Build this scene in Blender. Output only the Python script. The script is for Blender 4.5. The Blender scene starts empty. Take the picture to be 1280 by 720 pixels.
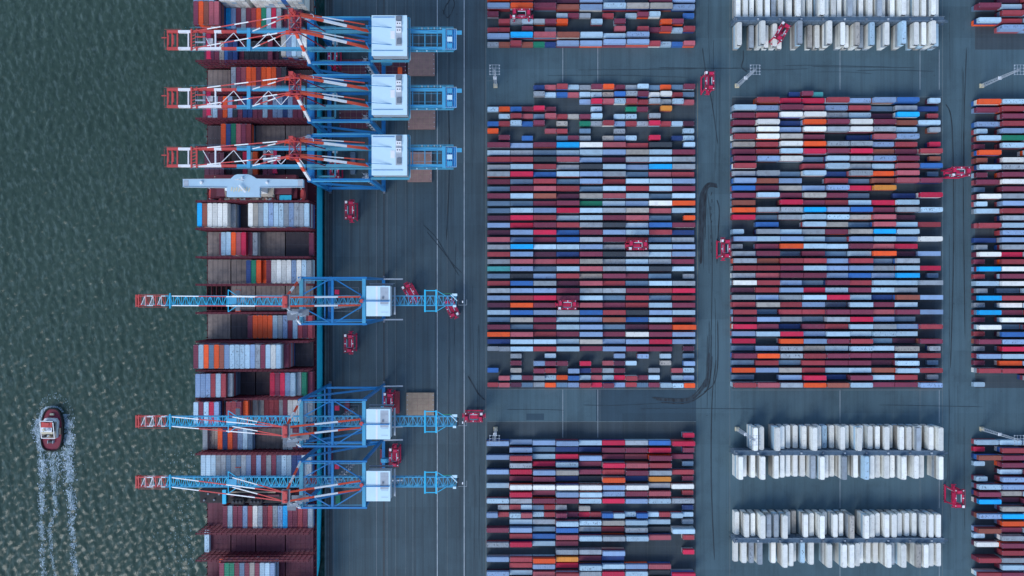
import bpy, math, random
import numpy as np
from mathutils import Vector

R = math.radians
random.seed(7)
CAM_H, FPX = 470.0, 1081.0
sc = bpy.context.scene
COL = sc.collection

def P(px, py, z=0.0):
    """photo position of a point known to stand at height z, in metres"""
    k = (CAM_H - z) / FPX
    return ((px - 640) * k, -(py - 360) * k)

# ------------------------------------------------------------------ materials
def new_mat(name):
    m = bpy.data.materials.new(name); m.use_nodes = True
    nt = m.node_tree; nt.nodes.clear()
    out = nt.nodes.new('ShaderNodeOutputMaterial'); b = nt.nodes.new('ShaderNodeBsdfPrincipled')
    nt.links.new(b.outputs[0], out.inputs[0])
    return m, nt, b

def N(nt, t, **kw):
    n = nt.nodes.new('ShaderNode' + t)
    for k, v in kw.items(): setattr(n, k, v)
    return n

def mathn(nt, op, a, b=None, c=None, clamp=False):
    n = N(nt, 'Math', operation=op); n.use_clamp = clamp
    for i, v in enumerate((a, b, c)):
        if v is None: continue
        if isinstance(v, (int, float)): n.inputs[i].default_value = v
        else: nt.links.new(v, n.inputs[i])
    return n.outputs[0]

def mix(nt, fac, a, b, mode='MIX'):
    n = N(nt, 'Mix', data_type='RGBA', blend_type=mode)
    for s, v in ((n.inputs[0], fac), (n.inputs[6], a), (n.inputs[7], b)):
        if isinstance(v, (int, float)): s.default_value = v
        elif isinstance(v, tuple): s.default_value = (*v, 1)
        else: nt.links.new(v, s)
    return n.outputs[2]

def noise(nt, vec, scale, detail=3, rough=.55):
    n = N(nt, 'TexNoise'); n.inputs['Scale'].default_value = scale
    n.inputs['Detail'].default_value = detail; n.inputs['Roughness'].default_value = rough
    nt.links.new(vec, n.inputs['Vector']); return n.outputs[0]

def scaled(nt, vec, s, off=None):
    n = N(nt, 'Mapping'); n.inputs['Scale'].default_value = s
    nt.links.new(vec, n.inputs['Vector'])
    if off is not None: nt.links.new(off, n.inputs['Location'])
    return n.outputs[0]

def rot(nt, vec, deg):
    n = N(nt, 'Mapping'); n.inputs['Rotation'].default_value = (0, 0, R(deg)); nt.links.new(vec, n.inputs['Vector']); return n.outputs[0]

def ramp(nt, v, lo, hi):
    n = N(nt, 'MapRange'); n.inputs[1].default_value = lo; n.inputs[2].default_value = hi
    nt.links.new(v, n.inputs[0]); return n.outputs[0]

def paint(name, col, rough=.55, dirt=.35, scale=.6, dirtcol=(.09, .075, .07), metal=0.0, spec=.35):
    m, nt, b = new_mat(name)
    g = N(nt, 'NewGeometry'); pos = g.outputs['Position']
    n1 = noise(nt, pos, scale, 5); n2 = noise(nt, scaled(nt, pos, (3, 3, .4)), scale * 2, 4)
    f = mathn(nt, 'MULTIPLY', ramp(nt, n1, .42, .72), dirt, clamp=True)
    c = mix(nt, f, col, dirtcol)
    c = mix(nt, mathn(nt, 'MULTIPLY', ramp(nt, n2, .55, .75), dirt * .7, clamp=True), c, tuple(min(1, x * 1.35 + .02) for x in col))
    nt.links.new(c, b.inputs['Base Color'])
    b.inputs['Roughness'].default_value = rough; b.inputs['Metallic'].default_value = metal
    b.inputs['Specular IOR Level'].default_value = spec
    return m

PAL = dict(m=(.215, .042, .078), d=(.10, .03, .06), r=(.36, .055, .07), k=(.46, .11, .135), x=(.62, .022, .075),
           o=(.90, .11, .025), u=(.33, .10, .07), y=(.80, .30, .05), l=(.25, .375, .57), v=(.42, .60, .72),
           w=(.82, .835, .785), g=(.33, .385, .43), t=(.42, .40, .36), s=(.13, .225, .33), b=(.04, .16, .46),
           n=(.022, .06, .20), c=(.008, .42, .86), e=(.012, .24, .14), q=(.08, .42, .42), z=(.045, .058, .072))  # d, n, s, z partly hold shade from taller neighbours, darkened into the colour
CNAME = dict(m='maroon', d='dark maroon', r='brick red', k='faded red', x='crimson', o='bright orange', u='rust brown', y='amber',
             l='lavender blue', v='pale blue grey', w='white', g='dull grey', t='beige grey', s='slate blue', b='blue', n='navy blue',
             c='bright sky blue', e='green', q='turquoise', z='shaded dark')

def container_mat(code):
    """painted corrugated steel: each box its own fade, grime, scuffs; light ones carry roof lettering"""
    m, nt, b = new_mat('container_paint_' + code)
    col = PAL[code]; light = code in 'gtvwl'
    oi = N(nt, 'ObjectInfo'); g = N(nt, 'NewGeometry'); tc = N(nt, 'TexCoord')
    rnd = mathn(nt, 'FRACT', mathn(nt, 'ADD', oi.outputs['Random'], g.outputs['Random Per Island']))
    off = N(nt, 'CombineXYZ'); nt.links.new(mathn(nt, 'MULTIPLY', rnd, 371.0), off.inputs[0]); nt.links.new(mathn(nt, 'MULTIPLY', rnd, 93.0), off.inputs[1])
    pos = scaled(nt, g.outputs['Position'], (1, 1, 1), off.outputs[0])
    fade = mathn(nt, 'MULTIPLY_ADD', rnd, .42, .76)
    fc = N(nt, 'CombineColor')
    for i in range(3): nt.links.new(fade, fc.inputs[i])
    c = mix(nt, 1.0, col, fc.outputs[0], 'MULTIPLY')
    n1 = noise(nt, pos, .35, 5, .6)
    grime = (.14, .13, .13) if light else (.06, .045, .05)
    c = mix(nt, mathn(nt, 'MULTIPLY', ramp(nt, n1, .45, .75), .5 if code in 'gt' else .24, clamp=True), c, grime)
    # chalky fading
    n2 = noise(nt, pos, 1.1, 4, .7)
    c = mix(nt, mathn(nt, 'MULTIPLY', ramp(nt, n2, .5, .8), .20, clamp=True), c, tuple(min(.85, x * .8 + .13) for x in col))
    # rust blooms, few boxes only
    n3 = noise(nt, pos, .8, 6, .7)
    rust = mathn(nt, 'MULTIPLY', ramp(nt, n3, .60, .68), ramp(nt, mathn(nt, 'FRACT', mathn(nt, 'MULTIPLY', rnd, 17.3)), .6, .75), clamp=True)
    c = mix(nt, mathn(nt, 'MULTIPLY', rust, .6), c, (.17, .075, .045))
    if light and code != 'w':
        sx = N(nt, 'SeparateXYZ'); nt.links.new(tc.outputs['Object'], sx.inputs[0])
        mk = noise(nt, scaled(nt, pos, (1.6, .9, .3)), 1.0, 2, .4)
        band = ramp(nt, mathn(nt, 'ABSOLUTE', sx.outputs[1]), .85, .7)
        on = ramp(nt, mathn(nt, 'FRACT', mathn(nt, 'MULTIPLY', rnd, 7.7)), .58, .62)
        f = mathn(nt, 'MULTIPLY', mathn(nt, 'MULTIPLY', ramp(nt, mk, .60, .64), band), mathn(nt, 'MULTIPLY', on, .65))
        c = mix(nt, f, c, (.07, .08, .10))
    nt.links.new(c, b.inputs['Base Color'])
    b.inputs['Roughness'].default_value = .55; b.inputs['Specular IOR Level'].default_value = .3
    return m
CM = {k: container_mat(k) for k in PAL}

M = dict(
    blue=paint('blue_steel', (.012, .19, .47), .4, .18, .3),
    lblue=paint('light_blue_steel', (.07, .37, .60), .4, .22, .3),
    teal=paint('teal_steel', (.07, .30, .42), .45, .25, .3),
    cyan=paint('cyan_steel', (.03, .50, .78), .4, .12, .3),
    hull=paint('hull_teal', (.03, .68, .92), .45, .10, .12, (.04, .16, .22)),
    hullred=paint('hull_red', (.16, .02, .02), .5, .2),
    red=paint('signal_red', (.55, .075, .07), .4, .15),
    sred=paint('carrier_red', (.58, .02, .085), .4, .25, .8),
    dred=paint('dark_red', (.20, .015, .04), .5, .3),
    orange=paint('orange_red_paint', (.75, .085, .035), .4, .12),
    white=paint('white_paint', (.80, .82, .84), .4, .10, .5, (.3, .3, .3)),
    roof=paint('machine_house_roof', (.58, .79, .88), .45, .10, .25, (.35, .42, .48)),
    lgrey=paint('light_grey_steel', (.40, .46, .52), .5, .2),
    grey=paint('grey_steel', (.17, .20, .24), .5, .25),
    dgrey=paint('dark_steel', (.035, .042, .055), .6, .2),
    black=paint('black_paint', (.012, .013, .016), .6, .15),
    rack=paint('rack_steel', (.085, .14, .20), .6, .35, .8, (.03, .04, .05)),
    maroon=paint('maroon_deck', (.115, .016, .030), .6, .35, .3, (.05, .03, .035)),
    maroonl=paint('maroon_plate', (.14, .038, .060), .6, .3, .25, (.07, .04, .05)),
    hatch=paint('hatch_plate', (.25, .205, .185), .7, .45, .35, (.06, .055, .06)),
    hatchd=paint('hatch_plate_dark', (.070, .058, .068), .7, .4, .35, (.02, .02, .025)),
    cover=paint('pontoon_cover', (.30, .185, .165), .7, .4, .4, (.14, .10, .09)),
    coverb=paint('pontoon_cover_pale', (.34, .26, .19), .7, .4, .4, (.16, .12, .09)),
    bridge=paint('bridge_roof', (.40, .58, .70), .5, .14, .3, (.25, .3, .36)),
    beige=paint('deck_beige', (.36, .32, .27), .6, .3, .5),
    cream=paint('mast_base', (.66, .60, .42), .6, .2),
    pool=paint('pool_blue', (.03, .42, .60), .3, .05),
    glass=paint('dark_glass', (.02, .03, .04), .1, .05, spec=.6),
    rubber=paint('rubber', (.012, .012, .013), .8, .1),
    green=paint('green_paint', (.02, .42, .14), .5, .1),
    concrete=paint('quay_concrete', (.12, .125, .125), .85, .5, .2, (.05, .05, .05)),
)

def asphalt(name, col, streak=0.0, patch=.35, dark=(.018, .026, .034)):
    m, nt, b = new_mat(name)
    g = N(nt, 'NewGeometry'); pos = g.outputs['Position']
    big = noise(nt, pos, .012, 4, .6); mid = noise(nt, pos, .09, 5, .65); fine = noise(nt, pos, 2.2, 3, .6)
    c = mix(nt, ramp(nt, big, .36, .66), tuple(x * (1 - patch * .45) for x in col), tuple(x * (1 + patch * .45) for x in col))
    c = mix(nt, mathn(nt, 'MULTIPLY', ramp(nt, mid, .5, .78), .35, clamp=True), c, dark)
    c = mix(nt, mathn(nt, 'MULTIPLY', ramp(nt, fine, .35, .75), .22, clamp=True), c, tuple(min(.4, x * 1.8) for x in col))
    # paving lanes laid side by side, each a slightly different batch
    br = N(nt, 'TexBrick'); br.offset = .37
    br.inputs['Color1'].default_value = (.88, .88, .88, 1); br.inputs['Color2'].default_value = (1.1, 1.1, 1.1, 1); br.inputs['Mortar'].default_value = (.92, .92, .92, 1)
    br.inputs['Scale'].default_value = 1; br.inputs['Brick Width'].default_value = 60; br.inputs['Row Height'].default_value = 17; br.inputs['Mortar Size'].default_value = .05
    nt.links.new(scaled(nt, pos, (1, 1, 1)), br.inputs['Vector'])
    c = mix(nt, .8, c, br.outputs['Color'], 'MULTIPLY')
    # oil and tyre staining: along the traffic direction
    st = noise(nt, scaled(nt, pos, (.42, .006, 1)), 1, 5, .7)
    c = mix(nt, mathn(nt, 'MULTIPLY', ramp(nt, st, .46, .72), .26 + streak, clamp=True), c, dark)
    st2 = noise(nt, scaled(nt, pos, (.9, .012, 1)), 1, 3, .7)
    c = mix(nt, mathn(nt, 'MULTIPLY', ramp(nt, st2, .55, .75), .10 + streak * .5, clamp=True), c, tuple(min(.5, x * 1.7) for x in col))
    sp = noise(nt, pos, .28, 4, .75)      # oil drips and repairs
    c = mix(nt, mathn(nt, 'MULTIPLY', ramp(nt, sp, .66, .72), .5, clamp=True), c, (.016, .022, .028))
    wv = noise(nt, scaled(nt, pos, (.16, .02, 1)), 1, 4, .6)
    c = mix(nt, mathn(nt, 'MULTIPLY', ramp(nt, wv, .52, .66), .22, clamp=True), c, tuple(x * 1.45 for x in col))
    nt.links.new(c, b.inputs['Base Color']); b.inputs['Roughness'].default_value = .82; b.inputs['Specular IOR Level'].default_value = .3
    bp = N(nt, 'Bump'); bp.inputs['Strength'].default_value = .3; bp.inputs['Distance'].default_value = .05
    nt.links.new(fine, bp.inputs['Height']); nt.links.new(bp.outputs[0], b.inputs['Normal'])
    return m
M['asphalt'] = asphalt('asphalt', (.062, .111, .136), 0.05)
M['apron'] = asphalt('apron_asphalt', (.058, .094, .114), .28, .3, (.026, .030, .036))
M['block'] = asphalt('block_paving', (.046, .066, .080), .12, .5, (.018, .026, .028))
M['patch'] = asphalt('new_asphalt', (.033, .064, .088), .0, .2)
M['brownstrip'] = paint('quay_edge_paving', (.062, .056, .060), .85, .5, .2, (.035, .032, .036))
M['gline'] = paint('faint_lane_paint', (.075, .092, .094), .8, .6, .3, (.05, .065, .07))
M['line'] = paint('road_paint', (.40, .46, .50), .7, .5, .25, (.12, .15, .17))
M['fline'] = paint('worn_road_paint', (.17, .20, .20), .8, .6, .2, (.06, .08, .09))
M['yline'] = paint('yellow_road_paint', (.30, .25, .15), .8, .5, .2, (.10, .10, .08))
M['rail'] = paint('rail_steel', (.035, .034, .036), .5, .3)
M['lrail'] = paint('rail_bright', (.20, .22, .24), .4, .4, .3, (.08, .09, .1))

def tyre_mat():
    m, nt, b = new_mat('tyre_rubber_on_asphalt')
    g = N(nt, 'NewGeometry'); n = noise(nt, scaled(nt, g.outputs['Position'], (.5, .12, 1)), 1, 5, .7)
    c = mix(nt, ramp(nt, n, .38, .6), (.010, .014, .020), (.030, .050, .066))
    nt.links.new(c, b.inputs['Base Color']); b.inputs['Roughness'].default_value = .8
    return m
M['tyre'] = tyre_mat()
M['tyref'] = paint('faint_tyre_rubber', (.030, .047, .060), .85, .7, .25, (.05, .095, .12))

def water_mat():
    m, nt, b = new_mat('harbour_water')
    g = N(nt, 'NewGeometry'); pos = g.outputs['Position']
    n1 = noise(nt, scaled(nt, pos, (.42, .20, 1)), 1.0, 5, .60)
    n2 = noise(nt, pos, .010, 3)
    c = mix(nt, ramp(nt, n2, .3, .7), (.030, .056, .043), (.038, .068, .053))
    # lighter crests: narrow drawn-out patches
    cr = noise(nt, scaled(nt, rot(nt, pos, -14), (.52, .21, 1)), 1.0, 4, .56)
    f = mathn(nt, 'MULTIPLY', ramp(nt, cr, .50, .74), .34, clamp=True)
    c = mix(nt, f, c, (.165, .235, .225))
    nt.links.new(c, b.inputs['Base Color'])
    b.inputs['Roughness'].default_value = .16; b.inputs['IOR'].default_value = 1.33
    bp = N(nt, 'Bump'); bp.inputs['Strength'].default_value = .7; bp.inputs['Distance'].default_value = .55
    nt.links.new(n1, bp.inputs['Height']); nt.links.new(bp.outputs[0], b.inputs['Normal'])
    return m
M['water'] = water_mat()
M['foam'] = paint('sea_foam', (.40, .50, .60), .8, .1, .5, (.2, .28, .36))
M['foamthin'] = paint('thin_foam', (.17, .25, .27), .7, .3, .6, (.06, .1, .1))

# ------------------------------------------------------------------ mesh builder
class MB:
    def __init__(s): s.v = []; s.f = []; s.mi = []; s.mats = []
    def m(s, mat):
        mat = M[mat] if isinstance(mat, str) else mat
        if mat not in s.mats: s.mats.append(mat)
        return s.mats.index(mat)
    def add(s, vs, fs, mat):
        o = len(s.v); i = s.m(mat); s.v += [tuple(v) for v in vs]
        for f in fs: s.f.append(tuple(o + a for a in f)); s.mi.append(i)
    def box(s, x0, x1, y0, y1, z0, z1, mat):
        s.add([(x0,y0,z0),(x1,y0,z0),(x1,y1,z0),(x0,y1,z0),(x0,y0,z1),(x1,y0,z1),(x1,y1,z1),(x0,y1,z1)],
              [(0,3,2,1),(4,5,6,7),(0,1,5,4),(1,2,6,5),(2,3,7,6),(3,0,4,7)], mat)
    def bar(s, p, q, w, h, mat):
        p = Vector(p); q = Vector(q); d = (q - p).normalized()
        up = Vector((0,0,1)) if abs(d.z) < .95 else Vector((1,0,0))
        a = d.cross(up).normalized() * w / 2; b = a.cross(d).normalized() * h / 2
        vs = [p-a-b, p+a-b, p+a+b, p-a+b, q-a-b, q+a-b, q+a+b, q-a+b]
        s.add(vs, [(0,3,2,1),(4,5,6,7),(0,1,5,4),(1,2,6,5),(2,3,7,6),(3,0,4,7)], mat)
    def stripes(s, p, q, w, h, mats):
        p = Vector(p); q = Vector(q); n = len(mats)
        for i, mt in enumerate(mats): s.bar(p.lerp(q, i/n), p.lerp(q, (i+1)/n), w, h, mt)
    def tube(s, p, q, r0, mat, r1=None, n=8):
        r1 = r0 if r1 is None else r1
        p = Vector(p); q = Vector(q); d = (q-p).normalized()
        up = Vector((0,0,1)) if abs(d.z) < .95 else Vector((1,0,0))
        a = d.cross(up).normalized(); b = a.cross(d).normalized()
        vs = [c + (a*math.cos(2*math.pi*i/n) + b*math.sin(2*math.pi*i/n))*r for c, r in ((p,r0),(q,r1)) for i in range(n)]
        fs = [(i, (i+1)%n, n+(i+1)%n, n+i) for i in range(n)] + [tuple(range(n-1,-1,-1)), tuple(range(n,2*n))]
        s.add(vs, fs, mat)
    def prism(s, poly, z0, z1, mat, top=None):
        n = len(poly); top = top or poly
        vs = [(x,y,z0) for x,y in poly] + [(x,y,z1) for x,y in top]
        s.add(vs, [(i,(i+1)%n,n+(i+1)%n,n+i) for i in range(n)] + [tuple(range(n-1,-1,-1)), tuple(range(n,2*n))], mat)
    def sheet(s, x0, x1, y0, y1, z, mat): s.add([(x0,y0,z),(x1,y0,z),(x1,y1,z),(x0,y1,z)], [(0,1,2,3)], mat)
    def mesh(s, name):
        me = bpy.data.meshes.new(name); me.from_pydata(s.v, [], s.f)
        for mt in s.mats: me.materials.append(mt)
        me.polygons.foreach_set('material_index', s.mi); me.update(); return me
    def build(s, name, parent=None, loc=None, smooth=False):
        o = bpy.data.objects.new(name, s.mesh(name)); COL.objects.link(o); o.parent = parent
        if loc: o.location = loc
        if smooth:
            for p in o.data.polygons: p.use_smooth = True
        return o

def tag(o, label=None, cat=None, group=None, kind=None):
    if label: o['label'] = label
    if cat: o['category'] = cat
    if group: o['group'] = group
    if kind: o['kind'] = kind
    return o
def empty(name, loc, rz=0.0):
    o = bpy.data.objects.new(name, None); COL.objects.link(o); o.location = loc; o.rotation_euler.z = rz; o.empty_display_size = 1; return o
def copy_tree(o, parent=None):
    c = o.copy(); COL.objects.link(c); c.parent = parent
    for ch in list(o.children): copy_tree(ch, c)
    return c
def struct(mb, name): return tag(mb.build(name), kind='structure')

# ------------------------------------------------------------------ ground, water
QX = -100.9                      # quay edge
WZ = -5.0                        # water level
g = MB(); g.box(QX, 2500, -2500, 2500, -12, 0, 'asphalt'); struct(g, 'ground')
g = MB(); g.box(QX - .9, QX - .002, -2500, 2500, -11, .12, 'concrete'); struct(g, 'quay_edge')
g = MB(); g.sheet(QX + .01, -14.2, -400, 400, .004, 'apron'); struct(g, 'quay_apron')

def px2x(px): return (px - 640) * CAM_H / FPX
def px2y(py): return -(py - 360) * CAM_H / FPX
g = MB()
blocks = [(609, 870, -40, 57), (609, 870, 131, 486), (668, 870, 104, 131), (609, 870, 527, 780), (915, 1177, 122, 486), (1219, 1310, -40, 62), (1219, 1310, 124, 485), (1219, 1310, 548, 780)]
for x0, x1, y0, y1 in blocks: g.sheet(px2x(x0), px2x(x1), px2y(y1), px2y(y0), .008, 'block')
struct(g, 'yard_paving')
g = MB(); g.sheet(px2x(745), px2x(870), px2y(526.5), px2y(487), .008, 'patch'); struct(g, 'asphalt_repair_patch')
g = MB(); g.sheet(px2x(658), px2x(680), px2y(525), px2y(517), .012, 'patch'); struct(g, 'small_asphalt_patch')

ln = MB()
def vline(px, w, y0=-400, y1=400, mat='line', z=.012): ln.sheet(px2x(px) - w/2, px2x(px) + w/2, y0, y1, z, mat)
vline(546.6, .38); vline(580.2, .42); vline(607.3, .25, mat='fline'); vline(559, .12, mat='fline')
for py0, py1 in ((57.5, 103), (487, 547)):
    for px in (703.5, 707.5, 747.3, 750): vline(px, .22 if px in (703.5, 747.3) else .12, px2y(py1), px2y(py0), mat='fline' if px in (707.5, 750) else 'line', z=.016)
for py0, py1 in ((62, 112), (487, 529), (598, 635), (706, 760)):
    for px in (1050, 1150, 1174): vline(px, .2, px2y(py1), px2y(py0), 'line' if py0 < 100 or px != 1150 else 'fline', .016)
vline(912.3, .18, mat='fline'); vline(1178, .18, mat='fline')
vline(872, .15, px2y(486), px2y(104), 'yline', .012)
for py in (105.2, 486.6, 527.2, 121, 487.5):
    x0, x1 = ((668, 870) if py == 105.2 else (609, 870)) if py not in (121, 487.5) else (915, 1178)
    ln.sheet(px2x(x0), px2x(x1), px2y(py) - .1, px2y(py) + .1, .018, 'fline')
# row lanes painted inside the blocks
for x0, x1, y0, y1 in blocks[1:]:
    k = px2y(y0) - 1.0
    while k > px2y(y1):
        ln.sheet(px2x(x0), px2x(x1), k - .05, k + .05, .020, 'gline'); k -= 3.925
    for c in range(10):
        xx = px2x(x0) + c * 12.45
        if xx < px2x(x1): ln.sheet(xx - .06, xx + .06, px2y(y1), px2y(y0), .024, 'gline')
# light mast squares and lane arrows painted on the ground
for a, b in ((609, 96), (609, 101)): ln.sheet(px2x(a), px2x(a + 14), px2y(b) - .08, px2y(b) + .08, .026, 'fline')
struct(ln, 'road_markings')

rl = MB()
for px, w, mt in ((414.6, .55, 'rail'), (417.3, .18, 'lrail'), (410.2, .4, 'concrete'), (480.0, .5, 'rail'), (470.6, .16, 'lrail'), (483.8, .16, 'lrail'), (494.5, .10, 'fline'), (495.8, .12, 'rail'),
                  (507, .10, 'fline'), (509.5, .10, 'rail'), (516.2, .14, 'fline'), (519.5, .10, 'rail'), (450, .10, 'rail'), (437, .10, 'fline'), (439, .10, 'rail'), (428, .12, 'rail'), (460, .1, 'rail')):
    rl.sheet(px2x(px) - w/2, px2x(px) + w/2, -400, 400, .012 + .004 * (mt == 'rail'), mt)
rl.sheet(QX + .1, px2x(413.6), -400, 400, .0095, 'brownstrip'); rl.sheet(px2x(416), px2x(416.7), -400, 400, .0095, 'brownstrip')
struct(rl, 'crane_rails')

tm = MB()
def ribbon(pts, w, z, mat='tyre'):
    vs = []; n = len(pts)
    for i, (x, y) in enumerate(pts):
        a = Vector(pts[max(0, i-1)]); b = Vector(pts[min(n-1, i+1)]); d = (b - a).normalized(); t = Vector((-d.y, d.x)) * w / 2 * (1 if 0 < i < n-1 else .3)
        vs += [(x + t.x, y + t.y, z), (x - t.x, y - t.y, z)]
    tm.add(vs, [(2*i, 2*i+1, 2*i+3, 2*i+2) for i in range(n-1)], mat)
def smooth(pts, k=8):
    out = []; n = len(pts)
    for i in range(n-1):
        p0, p1, p2, p3 = pts[max(0,i-1)], pts[i], pts[i+1], pts[min(n-1,i+2)]
        for j in range(k):
            t = j / k
            out.append(tuple(.5*((2*p1[a]) + (-p0[a]+p2[a])*t + (2*p0[a]-5*p1[a]+4*p2[a]-p3[a])*t*t + (-p0[a]+3*p1[a]-3*p2[a]+p3[a])*t**3) for a in (0,1)))
    out.append(pts[-1]); return out
zz = .028
random.seed(21)
SK = []
for k in range(26):
    d0 = random.uniform(-3.2, 3.2); SK.append((random.uniform(.15, .45), [(896 + d0*.3, 231 + d0*.4), (885, 230 + d0*.5), (879 + d0*.6, 238), (877 + d0, 255), (876 + d0, random.uniform(275, 345))]))
for k in range(20):
    d0 = random.uniform(-3, 3); SK.append((random.uniform(.15, .4), [(random.uniform(815, 840), 499 + d0*.5), (852, 500 + d0*.6), (868, 496 + d0*.5), (878 + d0*.5, 486), (885 + d0, 472), (887 + d0, random.uniform(390, 450))]))
for k in range(30):
    x_ = random.choice((885, 893, 901, 1188, 1196, 1204, 562, 570, 592, 598)) + random.uniform(-2, 2); y_ = random.uniform(-10, 600); SK.append((random.uniform(.12, .3), [(x_, y_), (x_ + random.uniform(-1, 1), y_ + 40), (x_ + random.uniform(-2, 2), y_ + random.uniform(70, 160))]))
for k in range(14):
    y_ = random.choice((80, 86, 92, 508, 514)) + random.uniform(-3, 3); x_ = random.uniform(620, 1100); SK.append((random.uniform(.12, .28), [(x_, y_), (x_ + 40, y_ + random.uniform(-1, 1)), (x_ + random.uniform(70, 150), y_ + random.uniform(-3, 3))]))
for w, pts in SK:
    ribbon(smooth([(px2x(a), px2y(b)) for a, b in pts]), w, zz, 'tyref'); zz += .0012
for k, (w, pts) in enumerate([
    (1.3, [(896, 231), (886, 230), (881, 237), (878, 250), (877, 290), (876, 330)]), (.9, [(897, 234), (887, 233), (883, 240), (880.5, 255), (879.5, 285)]), (.7, [(882, 233), (877, 240), (875, 255), (875, 300)]), (1.0, [(880, 240), (878.5, 262), (877.5, 310)]), (.5, [(893, 233), (885, 234), (883, 242), (881, 300)]),
    (.8, [(815, 497), (850, 499), (864, 496), (876, 484), (882, 474)]), (1.2, [(820, 499), (850, 501), (866, 498), (878, 486), (884, 474), (886, 440)]), (.6, [(826, 503), (856, 504), (874, 496), (886, 482), (890, 445)]),
    (.5, [(880, 490), (892, 480), (897, 455), (897, 400)]), (.35, [(534, 290), (552, 312), (566, 330), (577, 341)]), (.3, [(529, 281), (545, 297), (560, 322), (574, 345)]),
    (.5, [(554, 18), (557, 8), (561, 2), (566, -8)]), (.35, [(553, 12), (560, 22), (568, 6), (564, -6)]),
    (.6, [(585, 470), (592, 482), (598, 492), (606, 500)]), (.5, [(896, 250), (899, 262), (898, 285), (896, 330)]), (.3, [(884, 240), (890, 300), (889, 420)]),
    (.5, [(1182, 130), (1190, 160), (1192, 300), (1188, 460)]), (.4, [(1208, 60), (1204, 200), (1206, 420)]), (.5, [(929, 63), (929, 74), (927, 84), (934, 90)]),
    (.4, [(560, 120), (562, 200), (558, 300)]), (.45, [(895, 450), (890, 500), (889, 600), (893, 700)]), (.35, [(878, 60), (882, 90), (890, 130), (897, 180)])]):
    ribbon(smooth([(px2x(a), px2y(b)) for a, b in pts]), w, zz); zz += .003
for k in range(9): ribbon([(px2x(889 + random.uniform(-1, 1)), px2y(240 + k*9)), (px2x(889 + random.uniform(-1, 1)), px2y(244.5 + k*9))], 1.1, zz)
struct(tm, 'tyre_marks')

# water with real wave relief round the ship, flat far off
rng = np.random.default_rng(3)
WV = []
for i in range(90):
    lam = float(np.exp(rng.uniform(np.log(2.2), np.log(7.0))))
    th = rng.normal(R(-14), R(28)); WV.append((2*np.pi/lam*math.cos(th), 2*np.pi/lam*math.sin(th), lam * .0058, rng.uniform(0, 6.283)))
def wave(x, y):
    h = 0
    for kx, ky, a, p in WV: h = h + a * np.sin(kx*x + ky*y + p)
    return h
x0, x1, y0, y1, st = -330.0, QX + .5, -185.0, 185.0, .75
nx, ny = int((x1-x0)/st)+1, int((y1-y0)/st)+1
gx, gy = np.meshgrid(np.linspace(x0, x1, nx), np.linspace(y0, y1, ny))
hz = wave(gx, gy)
edge = np.clip(np.minimum(np.minimum(gx - x0, gy - y0), y1 - gy) / 12, 0, 1)
hz = hz * edge
me = bpy.data.meshes.new('harbour_water'); vs = np.stack([gx, gy, hz + WZ], -1).reshape(-1, 3)
i, j = np.meshgrid(np.arange(nx-1), np.arange(ny-1)); a = (j*nx + i).ravel()
fs = np.stack([a, a+1, a+nx+1, a+nx], -1)
me.from_pydata(vs.tolist(), [], fs.tolist())
me.polygons.foreach_set('use_smooth', [True]*len(me.polygons)); me.materials.append(M['water']); me.update()
wo = bpy.data.objects.new('harbour_water', me); COL.objects.link(wo); tag(wo, kind='structure')
g = MB()
g.sheet(-2500, x0, -2500, 2500, WZ, 'water'); g.sheet(x0, x1, -2500, y0, WZ, 'water'); g.sheet(x0, x1, y1, 2500, WZ, 'water')
struct(g, 'open_water')

# ------------------------------------------------------------------ containers
CW, CH, CP = 2.44, 2.59, 2.61
def container_mesh(L, name, reefer=False):
    mb = MB(); m = CM['g']; W = CW; hl, hw = L/2, W/2
    n = max(8, int(L/.62)); ins = .05
    # corrugated roof and side walls
    prof = []
    for i in range(n + 1):
        x = -hl + .18 + (L - .36) * i / n; prof.append((x, 0 if i % 2 else -.045))
    top = [(x, z) for x, z in prof]
    vs = []; fs = []
    for x, d in top: vs += [(x, -hw + .06, CH - .03 + d), (x, hw - .06, CH - .03 + d)]
    for i in range(n): fs.append((2*i, 2*i+2, 2*i+3, 2*i+1))
    mb.add(vs, fs, m)
    for sgn in (-1, 1):
        vs = []; fs = []
        for x, d in top: vs += [(x, sgn*(hw - .02 + d), .15), (x, sgn*(hw - .02 + d), CH - .1)]
        for i in range(n): fs.append((2*i, 2*i+2, 2*i+3, 2*i+1) if sgn < 0 else (2*i, 2*i+1, 2*i+3, 2*i+2))
        mb.add(vs, fs, m)
        mb.box(-hl, hl, sgn*hw - (.08 if sgn > 0 else 0), sgn*hw + (.08 if sgn < 0 else 0), CH - .12, CH, m)      # top side rail
        mb.box(-hl, hl, sgn*hw - (.08 if sgn > 0 else 0), sgn*hw + (.08 if sgn < 0 else 0), 0, .16, m)
    for ex in (-1, 1):
        a, b = sorted((ex*hl, ex*(hl - .16)))
        mb.box(a, b, -hw + .081, hw - .081, .05, CH - .004, m)
        for ey in (-1, 1):
            c, d = sorted((ey*(hw + .004), ey*(hw - .2)))
            c, d = sorted((ey*(hw + .004), ey*(hw - .34))); e0, e1 = sorted((ex*(hl + .004), ex*(hl - .30)))
            mb.box(e0, e1, c, d, CH - .13, CH + .012, 'grey')            # corner castings and their plates, bare steel
    if reefer: # cooling unit on one end, door bars on the other
        mb.box(hl + .006, hl + .03, -hw + .2, hw - .2, .3, CH - .3, 'dgrey')
    for yy in (-.75, -.3, .3, .75): mb.bar((-hl - .03, yy, .15), (-hl - .03, yy, CH - .15), .05, .05, m)
    mb.box(-hl + .17, hl - .17, -hw + .09, hw - .09, .02, .1, m)
    return mb.mesh(name)
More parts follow.
